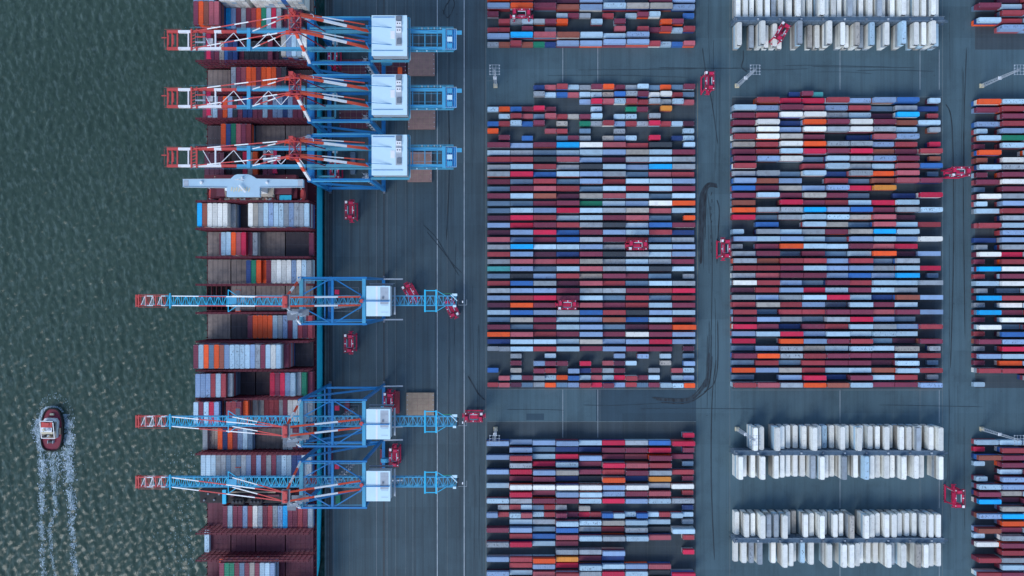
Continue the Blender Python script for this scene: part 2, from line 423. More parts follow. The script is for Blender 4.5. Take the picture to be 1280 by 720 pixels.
def variants(L, name, reefer=False):
    base = container_mesh(L, name, reefer); d = {}
    for k in PAL:
        me = base.copy(); me.materials[0] = CM[k]; me.name = name; d[k] = me
    bpy.data.meshes.remove(base); return d
ME40 = variants(11.98, 'shipping_container'); ME20 = variants(6.06, 'short_container'); MER = variants(12.19, 'refrigerated_container', True)

MASS = MB()     # the uncountable rest: boxes under the topmost ones and the rows beyond the 300 largest
def mass_box(cx, cy, z, L, code, rz=0):
    hx, hy = (L/2, CW/2) if not rz else (CW/2, L/2); m = CM[code]
    MASS.box(cx-hx, cx+hx, cy-hy, cy+hy, z, z + CH - .02, m)
    # recessed-looking roof: side rails and end rails stand proud of the panel
    r = .09
    for s_ in (-1, 1):
        a, b = sorted((cx + s_*hx, cx + s_*(hx - r))); MASS.box(a, b, cy - hy + .005, cy + hy - .005, z + CH - .018, z + CH + .01, m)
        a, b = sorted((cy + s_*hy, cy + s_*(hy - r))); MASS.box(cx - hx + r + .002, cx + hx - r - .002, a, b, z + CH - .018, z + CH + .01, m)
def under(cx, cy, tiers, L, rz=0, z0=.03, pool='mmrlvgksdnbwou'):
    for t in range(tiers - 1): mass_box(cx, cy, z0 + t*CP, L, random.choice(pool), rz)

ORD = ['first','second','third','fourth','fifth','sixth','seventh','eighth','ninth','tenth','eleventh','twelfth','thirteenth','fourteenth','fifteenth','sixteenth','seventeenth','eighteenth','nineteenth','twentieth']
def ordn(i):
    if i < 20: return ORD[i]
    t = ['twenty', 'thirty', 'forty'][(i + 1)//10 - 2] if (i + 1) % 10 else None
    if t is None: return ['thirtieth', 'fortieth'][(i + 1)//10 - 3]
    return t + '-' + ORD[(i + 1) % 10 - 1]

def place(meshes, code, name, cx, cy, z, rz, label, cat, group):
    o = bpy.data.objects.new(name, meshes[code]); COL.objects.link(o); o.location = (cx, cy, z); o.rotation_euler.z = rz
    return tag(o, label, cat, group)

BL_MID = """.. .. nk rv gm om gv so sm|.. .. gv bk vv tb gm ww rs|.. .. .. .. lx kv rr gg vk|vo bm xm .. .v .. em .y ..|.v rk sk rt mv .v v. g. ..|br vb m. t. eg rl rg xr vd|o. .. .k r. s. .g .. .. .v|.m .b .. sm g. tl v. x. nv|m l m c w k r z .v|v g s v v l t v m|r r z k l d g v g|g v r g z v l c g|g x b v l g s k r|m s r s l r v v l|s m k r s v r v m|m v u d t k v s v|s s m m e v l w o|s v l x v g t k v|d x r v v m k s .o|l x m r g z v b m|d l x b m l v r n|k l m b g m r s g|g c v v l g r v l|r l d n m z g v l|g k k r t g v g m|q l s v k g v z v|s z l r t m m s .g|r b g d k r s v g|g l l m g g m r x|l r x m v s r s r|d o m m k m r v m|v b l g b r z l v|s t m v l u b v r|m s m v l s d m o|o k r m l m w m l|n v v v t l l x l|gg v r v m l m m .d|.. g. .v .. .. .l .l .v .s|.. m. lm m. x. kd v. .t .l|b. t. mr .l nm gm .. g. kv|.k vm gv ob vk vx rm v. vl|rk ds go sl rx ml rs mv vo""".split('|')
BL_BOT = """.. .. .. .. .. .. .. .. .x|l l l l v x g b x|. l s n n m m x .m|l r v x l m k m m|. g x v m x k r .s|l x l t m r m g r|. m m n z o n y .m|v w w w w l w g w|. x m l v l m k .r|v g m m v x l v g|.g rv sr g. t. .. .. .. .n|lr vk vr mm xr bv vb vr vv|. v g v v t v v .g|m l s b g r g z v|. r b k v g v k .r|g x v m . . . . .|. . . g g l . . .x|l r o y m n . . .|. r l x v v l k .|l v k r g x v z x|. m g r l d v m .|m l r v m k l g r|v k l m d v r s m""".split('|')
BL_TOP = """gu ru en l l l l rv bk|l c k u v v l .. ..|rr .m .g .. .. .k .r mr vr|.r gv gm o. .v .m .. .o m.|m. .. .. vm g. r. vm v. .b|l o m u l v t t l|o r d d l s z m l|m l v r s m l v g|v k m l d r v g m""".split('|')
BL_RGT = """.. .. .n mq .. .. .. .. ..|. r x x r l l b .v|v l m k l r s g n|m r w w g v d c .r|m w n o m w m u v|g w l w g w g v .g|r w t m . n k l .|t r w o g g l r .x|m r v x m x u m r|m l w s v g l m .u|r . . r v g v k b|g g s v n g o k .s|l u l . r s u k m|b m t l l x y . .|m v m t m s . n x|u . x m r v x v .|o g g c l b m g v|x s g v v t k d .|. b . v t s k v r|v. g v g m t c v .|l v l v s l v l w|g. m o v v m k x .|g m s m s v o d l|g u r r l r s g .|r r m v l l g v x|g k m m l b l c .s|w r l s m r v v g|d r l x v m v g .|g l g v x v n u l|r t r l s v m v .|r s r r m m k m l|m l g s g x l s .|x m n m r v g l r|l v x l v v v v .|x . o l m r s d m|s l g t v v v t .g|m o g r m m m v r|s r s r m m d v .s|o l t r v v u v r|s . l x n m v r .g|r k g o u v m m l""".split('|')
BL_STR = """o v m|m r v|. m g|l r k|v. l m|v e l|m. v r|o . v|u. w l|v g m|m. m v|m w g|s. m r|w g l|v. l m|v r l|. g m|r v d|. l v|n l r|g. g m|w x v|m. r l|c w m|r. m g|v w r|g. s v|c r m|g. w v|c m r|m. w l|w s m|r. b v|m l k|g. x l|l v m|m. o v|r r m|. .. g|v. .. .""".split('|')
BL_STRB = """v v l|x. r m|u m v|v. m l|. v m|v. l r|v l m|m t v|c d m|. t r|l c v|. o l|u m v|v. g m|w m r|. r v|r g l|. v m|r m v|. r l|v m g|. l r""".split('|')
BL_STRT = """. l m|v r v|. r l|m v m|. d r|l m v|. r m""".split('|')

random.seed(11)
LONG = []
def lay_block(rows, X0, yfun, bname, upward=False, colnames=9, hi=(1, 2, 2, 3), lightup=.6):
    for ri, row in enumerate(rows):
        cy = yfun(ri)
        rn = ri if not upward else len(rows) - 1 - ri
        for c, tok in enumerate(row.split()):
            if tok == '.': continue
            if len(tok) == 1:
                t = 1 if tok in 'znds' else random.choice(hi)
                if bname == 'central': t = max(t, 2 if tok in 'zn' and random.random() < .5 else t)
                if tok in 'wco': t = max(t, 3 if random.random() < lightup else 2)
                cx = X0 + 12.45*(c + .5)
                near = row.split()
                LONG.append(dict(x=cx, y=cy, t=t, c=tok, b=bname, r=ri if not upward else None, ru=ri, col=c))
            else:
                for h in (0, 1):
                    k = tok[h]
                    if k == '.': continue
                    t = 1 if k in 'znds' else random.choice((1, 1, 2)) if hi[-1] < 3 or bname == 'central' else random.choice((1, 2))
                    cx = X0 + 12.45*(c + .5) + (h - .5) * 6.16
                    SHORT.append(dict(x=cx, y=cy, t=t, c=k, b=bname, r=ri if not upward else None, ru=ri, col=2*c + h))
SHORT = []
lay_block(BL_MID, -13.45, lambda i: -(107.6 + 9.13*i - 360)*464.8/FPX, 'central', hi=(1, 2, 2, 2), lightup=.1)
lay_block(BL_BOT, -13.9, lambda i: -(544.9 + 9.13*i - 360)*464.0/FPX, 'bottom central', hi=(1, 2, 2, 3))
lay_block(BL_TOP, -13.45, lambda i: -(53.4 - 9.05*i - 360)*464.8/FPX, 'top central', upward=True, hi=(2, 2, 3, 3))
lay_block(BL_RGT, 118.5, lambda i: -(116.0 + 9.13*i - 360)*464.0/FPX, 'right-hand', hi=(2, 2, 3, 3))
lay_block(BL_STR, 249.4, lambda i: -(127.4 + 9.08*i - 360)*464.0/FPX, 'far right', hi=(2, 3, 3, 3))
lay_block(BL_STRB, 249.4, lambda i: -(553.5 + 9.13*i - 360)*464.0/FPX, 'bottom right corner', hi=(2, 3, 3, 3))
lay_block(BL_STRT, 249.4, lambda i: -(34.8 - 9.1*i - 360)*464.0/FPX, 'top right corner', upward=True, hi=(2, 3, 3))

def frac_in(d, L):
    z = d['t']*CP; k = FPX/(CAM_H - z); ax, bx = 640 + (d['x'] - L/2)*k, 640 + (d['x'] + L/2)*k; yy = 360 - d['y']*k
    return max(0, min(bx, 1280) - max(ax, 0)) / (bx - ax) * (1 if 2 < yy < 718 else .5 if -3 < yy < 723 else 0), k, ax
for d in LONG:
    f, k, ax = frac_in(d, 12.19); d['f'] = f
    d['s'] = f * (12.19*2.44*k*k + 2.59*d['t']*(abs(d['x'])*2.44 + abs(d['y'])*12.19)*k/CAM_H)
LONG.sort(key=lambda d: -d['s'])
where = {'central': 'large central block', 'bottom central': 'bottom central block', 'top central': 'top central block', 'right-hand': 'right-hand block',
         'far right': 'far right block', 'bottom right corner': 'bottom right corner block', 'top right corner': 'top right corner block'}
def rowtext(d):
    if d['r'] is None: return ['bottom', 'second lowest', 'third lowest', 'fourth lowest', 'fifth lowest', 'sixth lowest', 'seventh lowest', 'eighth lowest', 'ninth lowest'][d['ru']] + ' row, '
    return ordn(d['r']) + ' row, '
for i, d in enumerate(LONG):
    under(d['x'], d['y'], d['t'], 12.19); z = .03 + (d['t'] - 1)*CP
    if i < 300 and d['f'] > .2:
        place(ME40, d['c'], 'shipping_container', d['x'] + random.uniform(-.06, .06), d['y'] + random.uniform(-.07, .07), z, 0 if random.random() < .5 else math.pi,
              f"{CNAME[d['c']]} long container, {ordn(d['col'])} from left, {rowtext(d)}{where[d['b']]}", 'container', 'long containers stacked in the yard')
    else: mass_box(d['x'], d['y'], z, 12.19, d['c'])
for d in SHORT:
    under(d['x'], d['y'], d['t'], 6.06); z = .03 + (d['t'] - 1)*CP; f, k, ax = frac_in(d, 6.06)
    if f > .1:
        place(ME20, d['c'], 'short_container', d['x'], d['y'] + random.uniform(-.12, .12), z, 0,
              f"{CNAME[d['c']]} short container in slot {ordn(d['col'])}, {rowtext(d)}{where[d['b']]}", 'short container', 'short containers in the yard')
    elif ax < 1300: mass_box(d['x'], d['y'], z, 6.06, d['c'])

# refrigerated containers standing across, plugged in to steel racks
REEF = [('top rack', 142.9, "3323322342253324223423534453", "4.25231.5.225.42424.4.5.4453"),
        ('middle rack', -87.6, "..54.532235322425233424452455"[:28], "5235.4322245325.3543435243.5"[:28]),
        ('bottom rack', -134.1, "2435445214352435.54344333444"[:28], "1223.254123.5.554222535.5544"[:28])]
cyc = 'wwwwwwwwgwwwvwwwtwwwwg'
for rk, (rname, Y, up, lo) in enumerate(REEF):
    for side, s_, hs in (('upper', 1, up), ('lower', -1, lo)):
        cy = Y + s_*7.65; cnt = 0
        for i, h in enumerate(hs):
            if h == '.': continue
            h = int(h); cx = 120.9 + 3.92*i; code = random.choice(cyc); k = cnt; cnt += 1
            under(cx, cy, h, 12.19, 1, pool='wvwwtg'); z = .03 + (h - 1)*CP
            place(MER, code, 'refrigerated_container', cx, cy, z, s_*math.pi/2 + (math.pi if s_ > 0 else 0) + math.pi/2*0,
                  f"{CNAME[code]} refrigerated container {ordn(k)} from left on {side} side of the {rname}", 'refrigerated container', 'refrigerated containers along the racks')
    r = empty('reefer_rack', (0, Y, 0)); tag(r, ['blue grey walkway rack between the two topmost rows of white refrigerated containers', 'blue grey steel walkway rack of the middle refrigerated rows, beside a light mast', 'blue grey steel walkway rack of the bottom refrigerated rows in the corner'][rk], 'rack', 'steel racks for refrigerated containers')
    f = MB(); dk = MB(); ra = MB()
    xa, xb = 118.2, 229.6
    for lv in (2.7, 5.3, 7.9, 10.2):
        dk.box(xa, xb, -1.15, 1.15, lv, lv + .1, 'rack')
        for yy in (-1.2, 1.2):
            f.bar((xa, yy, lv - .1), (xb, yy, lv - .1), .14, .25, 'rack'); ra.bar((xa, yy, lv + 1.1), (xb, yy, lv + 1.1), .07, .07, 'lgrey')
    n = 30
    for i in range(n):
        x = xa + (xb - xa)*i/(n-1)
        for yy in (-1.2, 1.2): f.bar((x, yy, 0), (x, yy, 11.4), .2, .2, 'rack')
        f.bar((x, -1.2, 10.1), (x, 1.2, 10.1), .15, .15, 'lgrey')
        if i % 3 == 0: f.box(x + .5, x + 1.3, -.5, .3, 10.32, 11.3, 'lgrey' if i % 2 else 'grey')
    for i in range(4): f.bar((xb + .2 + (i % 2)*3.2, -.5, i*2.6), (xb + .2 + ((i+1) % 2)*3.2, -.5, (i+1)*2.6), .9, .15, 'rack')
    f.build('frame', r); dk.build('walkway', r); ra.build('handrail', r)

# ------------------------------------------------------------------ container ship
SX0, SX1 = -160.9, -103.1; SCX = (SX0 + SX1)/2
ship = empty('container_ship', (SCX, 0, WZ))
tag(ship, 'huge container ship with teal hull and maroon decks moored along the quay', 'ship')
off = (-SCX, 0, -WZ)
def sbuild(mb, name, parent=None):
    mb.v = [(x + off[0], y, z + off[2]) for x, y, z in mb.v]
    return mb.build(name, parent or ship)
DZ = 13.0
ys = [205, 195, 180, 160, 130, 90, 40, 0, -50, -90, -120, -150, -175, -195]
dk = [4, 14, 22, 27, 28.9, 28.9, 28.9, 28.9, 28.9, 28.9, 28.9, 28.9, 28.6, 27.5]
wl = [1, 6, 14, 21, 26.5, 28.7, 28.8, 28.8, 28.8, 28.6, 28.0, 26.9, 23, 14]
h = MB(); vs = []
for y, a, b in zip(ys, dk, wl):
    for sg in (-1, 1): vs += [(SCX + sg*a, y, DZ), (SCX + sg*(b + (a-b)*.45), y, 4), (SCX + sg*b, y, WZ + .8), (SCX + sg*b*.97, y, WZ - 4)]
n = len(ys)
for i in range(n-1):
    a, b = i*8, (i+1)*8
    h.add([vs[a+j] for j in (0,1,2,3)] + [vs[b+j] for j in (0,1,2,3)], [(0,4,5,1),(1,5,6,2)], 'hull')
    h.add([vs[a+j] for j in (2,3)] + [vs[b+j] for j in (2,3)], [(0,2,3,1)], 'hullred')
    h.add([vs[a+j] for j in (4,5,6,7)] + [vs[b+j] for j in (4,5,6,7)], [(0,1,5,4),(1,2,6,5)], 'hull')
    h.add([vs[a+j] for j in (6,7)] + [vs[b+j] for j in (6,7)], [(0,1,3,2)], 'hullred')
a = (n-1)*8; h.add([vs[a+j] for j in (0,1,2,3,7,6,5,4)], [(0,1,2,3,4,5,6,7)], 'hull')
h.add([vs[j] for j in (0,1,2,3,7,6,5,4)], [(7,6,5,4,3,2,1,0)], 'hull')
sbuild(h, 'hull')
d = MB(); vs = []
for y, a in zip(ys, dk): vs += [(SCX - a + .05, y, DZ - .15), (SCX + a - .05, y, DZ - .15)]
d.add(vs, [(2*i, 2*i+2, 2*i+3, 2*i+1) for i in range(n-1)], 'maroon')
sbuild(d, 'deck')
d = MB()
for i in range(n-1):
    for sg in (-1, 1):
        d.bar((SCX + sg*(dk[i]-.15), ys[i], DZ + 1.1), (SCX + sg*(dk[i+1]-.15), ys[i+1], DZ + 1.1), .08, .08, 'maroon')
        d.bar((SCX + sg*(dk[i]-.1), ys[i], DZ + .05), (SCX + sg*(dk[i+1]-.1), ys[i+1], DZ + .05), .2, .35, 'maroon')
sbuild(d, 'railing')

BAYS = [(-6, 'lllv.wwwww.wwwwwwbwww.', '7777777777777777777777', 'h'), (24, 'moukkclmgmroevxgmgmdzz', '7777733333333333222211', 'h'),
        (62, 'ddmtbnnmzzzzzmdzztlvvw', '1111122111111211177777', 'h'), (98, '......gmkoomooodz....', '3333333333333333322222', 'h'),
        (133, 'mgvmolzmnnmmvmllnlmm..', '2222222222222222222222', 'h'), (169, '....onekmr............', '2222333333222222222222', 'h'),
        (203, 'dddd....xto.mm......zz', '1111222222222222222222', 'd'), (269.5, 'cuwwwwg...wtgvlvvglggv', '5555553555555555555555', 'd'),
        (304.5, '...mvvokxmg..........m', '2221333332211111111111', 'h'), (339.5, '.........neoomwwwwlwvg', '3333333333332333333333', 'h'),
        (373, '......................', '1111111111111111111111', 'o'), (409, '.........moooovglmvrmr', '2222222222222222222222', 'h'),
        (444, 'mvosoulvvvvlgmvwvm....', '7777777777777777751111', 'd'), (480, 'lllrvrg.......xmxlvgem', '6666665444444444444332', 'd'),
        (514, 'vmvxl.rrmottrrrgmwwwsg', '7777776665211111222222', 'h'), (549, 'gttonomlvs......ggmm..', '2112222222222222222222', 'h'),
        (581, 'vvvggsgsglmlmgmsvvnnvg', '3333333333333333333333', 'h'), (645, '....mvmmlrwgmrglcmmrmg', '1111222222222222222222', 'm'),
        (676, 'v.....................', '1111111111111111111111', 'm'), (712, '...omeemsmtmvvl.......', '1111444444444444111111', 'm'),
        (748, 'mvlrm.ovvmlgkrm..vlmrg', '3333333333333333333333', 'm')]
hz0 = 15.6
for bi, (py, cols, hs, kind) in enumerate(BAYS):
    Y = -(py - 360) * (CAM_H - (24 if kind != 'm' else 18)) / FPX
    BAYS[bi] = (Y, cols, hs, kind)
    mt = dict(h='hatch', d='hatchd', o='hatch', m='maroonl')[kind]
    edges = [0, 5, 10, 16, 22]
    for e in range(4):
        if kind == 'o' and e == 0: # open hold: coaming and cell guides; black sheet paints the shade below
            q = MB(); xa, xb = SX0 + 2.6*edges[e] + .5, SX0 + 2.6*edges[e+1]
            q.box(xa - .25, xb + .25, Y - 6.6, Y - 6.3, DZ, hz0 - .2, 'maroon'); q.box(xa - .25, xb + .25, Y + 6.3, Y + 6.6, DZ, hz0 - .2, 'maroon')
            for k in range(6): q.box(xa + k*2.55 - .1, xa + k*2.55 + .1, Y - 6.29, Y + 6.29, DZ + .4, hz0 - .25, 'maroon')
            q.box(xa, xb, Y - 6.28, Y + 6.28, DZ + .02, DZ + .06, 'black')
            sbuild(q, 'hatch_coaming'); continue
        q = MB(); xa, xb = SX0 + 2.6*edges[e] + (1.15 if e == 0 else .45), SX0 + 2.6*edges[e+1] - (.9 if e == 3 else .12)
        m2 = mt
        if kind == 'h' and (bi*7 + e*3) % 5 == 0: m2 = 'hatchd'
        q.box(xa, xb, Y - 6.5, Y + 6.5, DZ + .3, hz0 - .05, m2)
        k = 1
        while xa + 2.6*k < xb - .3: q.box(xa + 2.6*k - .06, xa + 2.6*k + .06, Y - 6.3, Y + 6.3, hz0 - .048, hz0 + .03, 'dgrey' if kind != 'm' else 'maroon'); k += 1
        for yy in (-6.1, -.1, 6.1):
            k = 0
            while xa + 1.3*k < xb: q.box(xa + 1.3*k + .05, xa + 1.3*k + .30, Y + yy - .12, Y + yy + .12, hz0 - .046, hz0 + .06, 'grey' if kind != 'm' else 'dgrey'); k += 1
        q.box(xa + .2, xb - .2, Y + 2.2, Y + 2.3, hz0 - .047, hz0 + .02, m2); q.box(xa + .2, xb - .2, Y - 2.3, Y - 2.2, hz0 - .047, hz0 + .02, m2)
        sbuild(q, 'hatch_cover')
bayword = {i: ordn(i) for i in range(len(BAYS))}
for bi, (Y, cols, hs, kind) in enumerate(BAYS):
    cols = (cols + '.'*22)[:22]; hs = (hs + '1'*22)[:22]
    for i, c in enumerate(cols):
        if c == '.': continue
        t = int(hs[i]); cx = SX0 + 2.6*i + 1.45; z = hz0 + .1 + (t-1)*CP
        for q in range(t-1):
            if i in (0, 21) or t > min(int(hs[max(0,i-1)]) if cols[max(0,i-1)] != '.' else 0, int(hs[min(21,i+1)]) if cols[min(21,i+1)] != '.' else 0, 9) or q >= t - 2 or True:
                mass_box(cx, Y, hz0 + .1 + q*CP, 12.19, random.choice('mmrlvgksdnbwou') if c not in 'ww' else random.choice('wwv'), 1)
        k = FPX/(CAM_H - z - CH); yy = 360 - Y*k
        if -12 < yy < 732:
            sidew = f"{ordn(i)} slot from water side" if i < 11 else f"{ordn(21 - i)} slot from quay side"
            place(ME40, c, 'deck_container', cx, Y + random.uniform(-.08, .08), z, math.pi/2, f"{CNAME[c]} ship container, {sidew}, {bayword[bi]} bay from top", 'ship container', 'containers stowed on the ship')
        else: mass_box(cx, Y, z, 12.19, c, 1)

# lashing bridges between the bays
for py in (42, 80, 115.5, 151, 186, 253, 287, 322, 356, 391, 426.5, 462, 497, 532, 565, 661, 694, 729):
    zt = 30.0; Y = -(py - 360) * (CAM_H - 24) / FPX; q = MB()
    if py >= 650: Y = -(py - 360) * (CAM_H - 21) / FPX
    for lv in (DZ + 4.4, DZ + 8.6, DZ + 12.8, zt):
        q.box(SX0 - .1, SX1 - .2, Y - .42, Y + .42, lv - .12, lv, 'maroon')
        for yy in (-.42, .42): q.bar((SX0 - .1, Y + yy, lv + .95), (SX1 - .2, Y + yy, lv + .95), .05, .05, 'dred')
    for i in range(23):
        x = SX0 + .1 + i*2.6
        for yy in (-.4, .4): q.bar((x, Y + yy, DZ - .1), (x, Y + yy, zt + .8), .22, .16, 'dred' if i % 2 else 'maroon')
    for i in range(0, 22):
        if i % 3 == 1:
            for a in range(3):
                z0 = DZ + a*4.2; q.bar((SX0 + .1 + i*2.6, Y, z0 + .2), (SX0 + .1 + (i+1)*2.6, Y, z0 + 4.2), .12, .12, 'dred')
    sbuild(q, 'lashing_bridge')
# outboard stanchions and side passage
q = MB()
for py in range(-10, 740, 9):
    Y = -(py - 360)*.42
    q.box(SX0 + .02, SX0 + .35, Y - .15, Y + .15, DZ, hz0 + .3, 'maroon'); q.box(SX1 - .75, SX1 - .45, Y - .15, Y + .15, DZ, hz0 + .3, 'dred')
sbuild(q, 'stanchion')

# bridge house
YB = (360 - 234) * (CAM_H - 30) / FPX
bh = MB()
def hb(x0, x1, y0, y1, z0, z1, mat): bh.box(x0, x1, y0, y1, z0, z1, mat)
hb(-156, -108, YB - 5.6, YB + 5.6, DZ, 22, 'maroonl'); hb(-154, -110, YB - 5.4, YB + 5.2, 22, 28, 'maroon'); hb(-141.5, -121, YB - 5.0, YB + 3.4, 28, 33, 'beige'); hb(-150, -141.55, YB - 4.6, YB + 3.4, 28, 31, 'maroonl'); hb(-120.95, -112, YB - 3.6, YB + 3.4, 28, 31, 'maroonl')
hb(-140.5, -123.5, YB - 3.6, YB + 2.2, 33, 46.5, 'white')
bh.box(-155.5, -109, YB + 2.2, YB + 5.9, 28.01, 33, 'maroon')
bh.box(-147, -121, YB - 6.3, YB - 5.45, 22, 28.4, 'beige')
ho = sbuild(bh, 'bridge_house')
w = MB()
for z in (24.5, 30.2, 36.5, 39.5, 42.5):
    for k in range(15 if z < 33 else 8):
        for yy in ((YB - 5.45, YB + 5.25) if z < 28 else (YB - 5.05, YB + 3.45) if z < 36 else (YB - 3.65, YB + 2.25)):
            w.box((-146.5 if z < 33 else -139.8) + k*1.95, (-145.6 if z < 33 else -138.9) + k*1.95, yy - .04, yy + .02, z, z + .8, 'glass')
sbuild(w, 'window_row')
b = MB(); zb = 49.0; kk = (CAM_H - zb)/FPX
def bp(px, py): return ((px-640)*kk, -(py-360)*kk)
poly = [bp(*p) for p in ((228.5, 224), (288, 223.5), (293, 219), (297, 217.8), (310, 217.8), (314, 219), (321, 223.5), (379, 224.5), (379, 233.8), (324.6, 234.5), (324.6, 246), (283.3, 246), (283.3, 234.5), (228.5, 233.8))][::-1]
b.prism(poly, 46.5, zb, 'bridge')
for p, q_ in (((228.5, 224), (288, 223.5)), ((321, 223.5), (379, 224.5)), ((379, 233.8), (324.6, 234.5)), ((283.3, 234.5), (228.5, 233.8))):
    a_, b_ = bp(*p), bp(*q_); b.bar((*a_, zb + .25), (*b_, zb + .25), .15, .5, 'lgrey')
for (px, py), r_ in (((252, 228.5), .9), ((334, 228.5), .8), ((303, 222.5), .5)): x, y = bp(px, py); b.tube((x, y, zb), (x, y, zb + 1.2), r_, 'white', r_*.7)
for k in range(8): x, y = bp(289 + k*3.1, 236.5 + (k % 2)); b.bar((x, y - .9, zb + .06), (x + .5, y + 1.0, zb + .06), .55, .12, 'cream')
for a_, b_ in (((300, 232), (308, 241)),): b.bar((*bp(*a_), zb + 1.5), (*bp(*b_), zb + 1.5), .7, .5, 'white')
x, y = bp(232, 229); b.box(x - 1, x + 1.4, y - 1.4, y + 1.4, zb + .005, zb + .1, 'lgrey'); x, y = bp(375, 229); b.box(x - 1, x + 1.2, y - 1.4, y + 1.4, zb + .005, zb + .1, 'lgrey')
sbuild(b, 'bridge_wing')
b = MB(); x, y = bp(303, 226); b.tube((x, y, zb), (x, y, zb + 7), .35, 'white', .2); b.bar((x - 2.2, y, zb + 4.5), (x + 2.2, y, zb + 4.5), .25, .25, 'white'); b.bar((x - 1.4, y, zb + 6.2), (x + 1.4, y, zb + 6.2), .3, .3, 'lgrey')
sbuild(b, 'radar_mast')
b = MB()
for x0_, x1_ in ((-146, -141), (-122, -117)): b.bar((x0_, YB - 5, 28), (x1_, YB - 1, 46), .5, .5, 'beige')
b.bar((-154, YB - 4, 22), (-148, YB + 4, 30), .5, .5, 'cream'); b.bar((-114, YB + 4.5, 33), (-108, YB + 3.5, 24), .6, .5, 'cream'); b.bar((-157, YB + 3.5, 23), (-150, YB + 5, 33), .6, .5, 'cream')
sbuild(b, 'stair_flight')
b = MB(); b.box(-118.4, -112.4, YB - 6.5, YB - 4.0, 29, 29.6, 'pool'); b.box(-119.9, -113.9, YB - 6.9, YB - 3.9, 22.5, 28.9, 'maroonl'); sbuild(b, 'swimming_pool')
for x in (-154.5, -107.5):
    b = MB(); n = 10; pts = [(math.cos(t)*1.5, math.sin(t)*3.6) for t in [2*math.pi*i/14 for i in range(14)]]
    b.prism([(x + p*.8, YB - 3.2 + q_*.85) for p, q_ in pts], 24.2, 25.4, 'red', [(x + p, YB - 3.2 + q_) for p, q_ in pts])
    b.prism([(x + p, YB - 3.2 + q_) for p, q_ in pts], 25.4, 26.8, 'red', [(x + p*.55, YB - 3.2 + q_*.7) for p, q_ in pts]); sbuild(b, 'lifeboat')
    b = MB()
    for yy in (-5.8, -.6): b.bar((x + (2.0 if x < -130 else -2.0), YB + yy, 22), (x, YB + yy, 29), .3, .3, 'white'); 
    sbuild(b, 'davit')
# railings and deck gear round the bridge house
b = MB(); random.seed(5)
for k in range(46):
    x = random.uniform(-157, -106); y = YB + random.uniform(-6.2, -3.6) ; z = 22.0
    if -150 < x < -114: z = 28; y = YB - 5.6 - random.random()*.8
    s_ = random.uniform(.3, 1.0); b = MB(); b.box(x - s_, x + s_, y - .4, y + .4, z if z > 27 else 22.02, (z if z > 27 else 22) + random.uniform(.5, 1.6), random.choice(['maroon', 'dred', 'lgrey', 'beige', 'red', 'dgrey', 'maroonl'])); sbuild(b, 'deck_gear')

# engine casing and funnels aft
YF = (360 - 620.5) * (CAM_H - 34) / FPX
b = MB(); b.box(-157.5, -114.5, YF - 3.3, YF + 3.3, DZ, 33.6, 'dgrey'); b.box(-157.2, -114.8, YF - 3.1, YF + 3.1, 33.6, 34, 'black')
b.box(-156, -116, YF + 3.3, YF + 4.6, DZ, 27, 'beige')
b.box(-141.5, -117, YF + .2, YF + 1.1, 34, 35.2, 'maroonl'); b.box(-141.5, -119, YF + 1.9, YF + 2.6, 34, 34.8, 'coverb'); b.box(-133, -116.5, YF + 3.7, YF + 4.4, 27, 28.2, 'maroonl')
sbuild(b, 'engine_casing')
b = MB(); b.box(-145.6, -143.8, YF - 3.5, YF + 3.5, 33.9, 35.4, 'cyan'); sbuild(b, 'casing_walkway')
for x in (-137, -128):
    b = MB(); b.prism([(x - 3, YF - 2.8), (x + 3, YF - 2.8), (x + 3.4, YF - 1), (x + 3, YF + .1), (x - 3, YF + .1), (x - 3.4, YF - 1)], 34, 39, 'black'); 
    for dx in (-1.8, 0, 1.8): b.tube((x + dx, YF - 1.4, 39), (x + dx, YF - 1.4, 40.3), .6, 'dgrey')
    sbuild(b, 'funnel')
b = MB()
for x, y in ((-155, -1.8), (-150, -1.6), (-147.5, 1.2), (-153, 1.4)): b.tube((x, YF + y, 34), (x, YF + y, 34.9), .5, 'grey')
sbuild(b, 'ventilator')

# ------------------------------------------------------------------ cranes
SEA, LAND = 0.0, 29.2
HW = 10.6
def bogies(root, hw):
    for x in (SEA, LAND):
        for sg in (-1, 1):
            q = MB(); yy = sg*(hw + .4)
            yy -= sg*2.2; q.box(x - .55, x + .55, yy - 3.6, yy + 3.6, 1.5, 2.5, 'grey')
            for k in (-2.0, 2.0): q.box(x - .45, x + .45, yy + k - 1.5, yy + k + 1.5, .7, 1.5, 'grey')
            for k in (-2.9, -1.1, 1.1, 2.9): q.tube((x - .22, yy + k, .38), (x + .22, yy + k, .38), .36, 'dgrey', n=12)
            q.build('bogie', root)
def stair(root, x, y, z1, mat='lgrey'):
    q = MB(); z = 0; k = 0
    for dx in (-1, 1):
        for dy in (-1.2, 1.2): q.bar((x + dx, y + dy, 0), (x + dx, y + dy, z1), .12, .12, mat)
    while z < z1 - 3:
        s_ = 1 if k % 2 else -1; q.bar((x, y - 1.1*s_, z), (x, y + 1.1*s_, z + 3), .8, .1, mat); q.box(x - 1, x + 1, y + 1.0*s_ - .3, y + 1.0*s_ + .3, z + 3, z + 3.06, mat); z += 3; k += 1
    q.build('stair_tower', root)

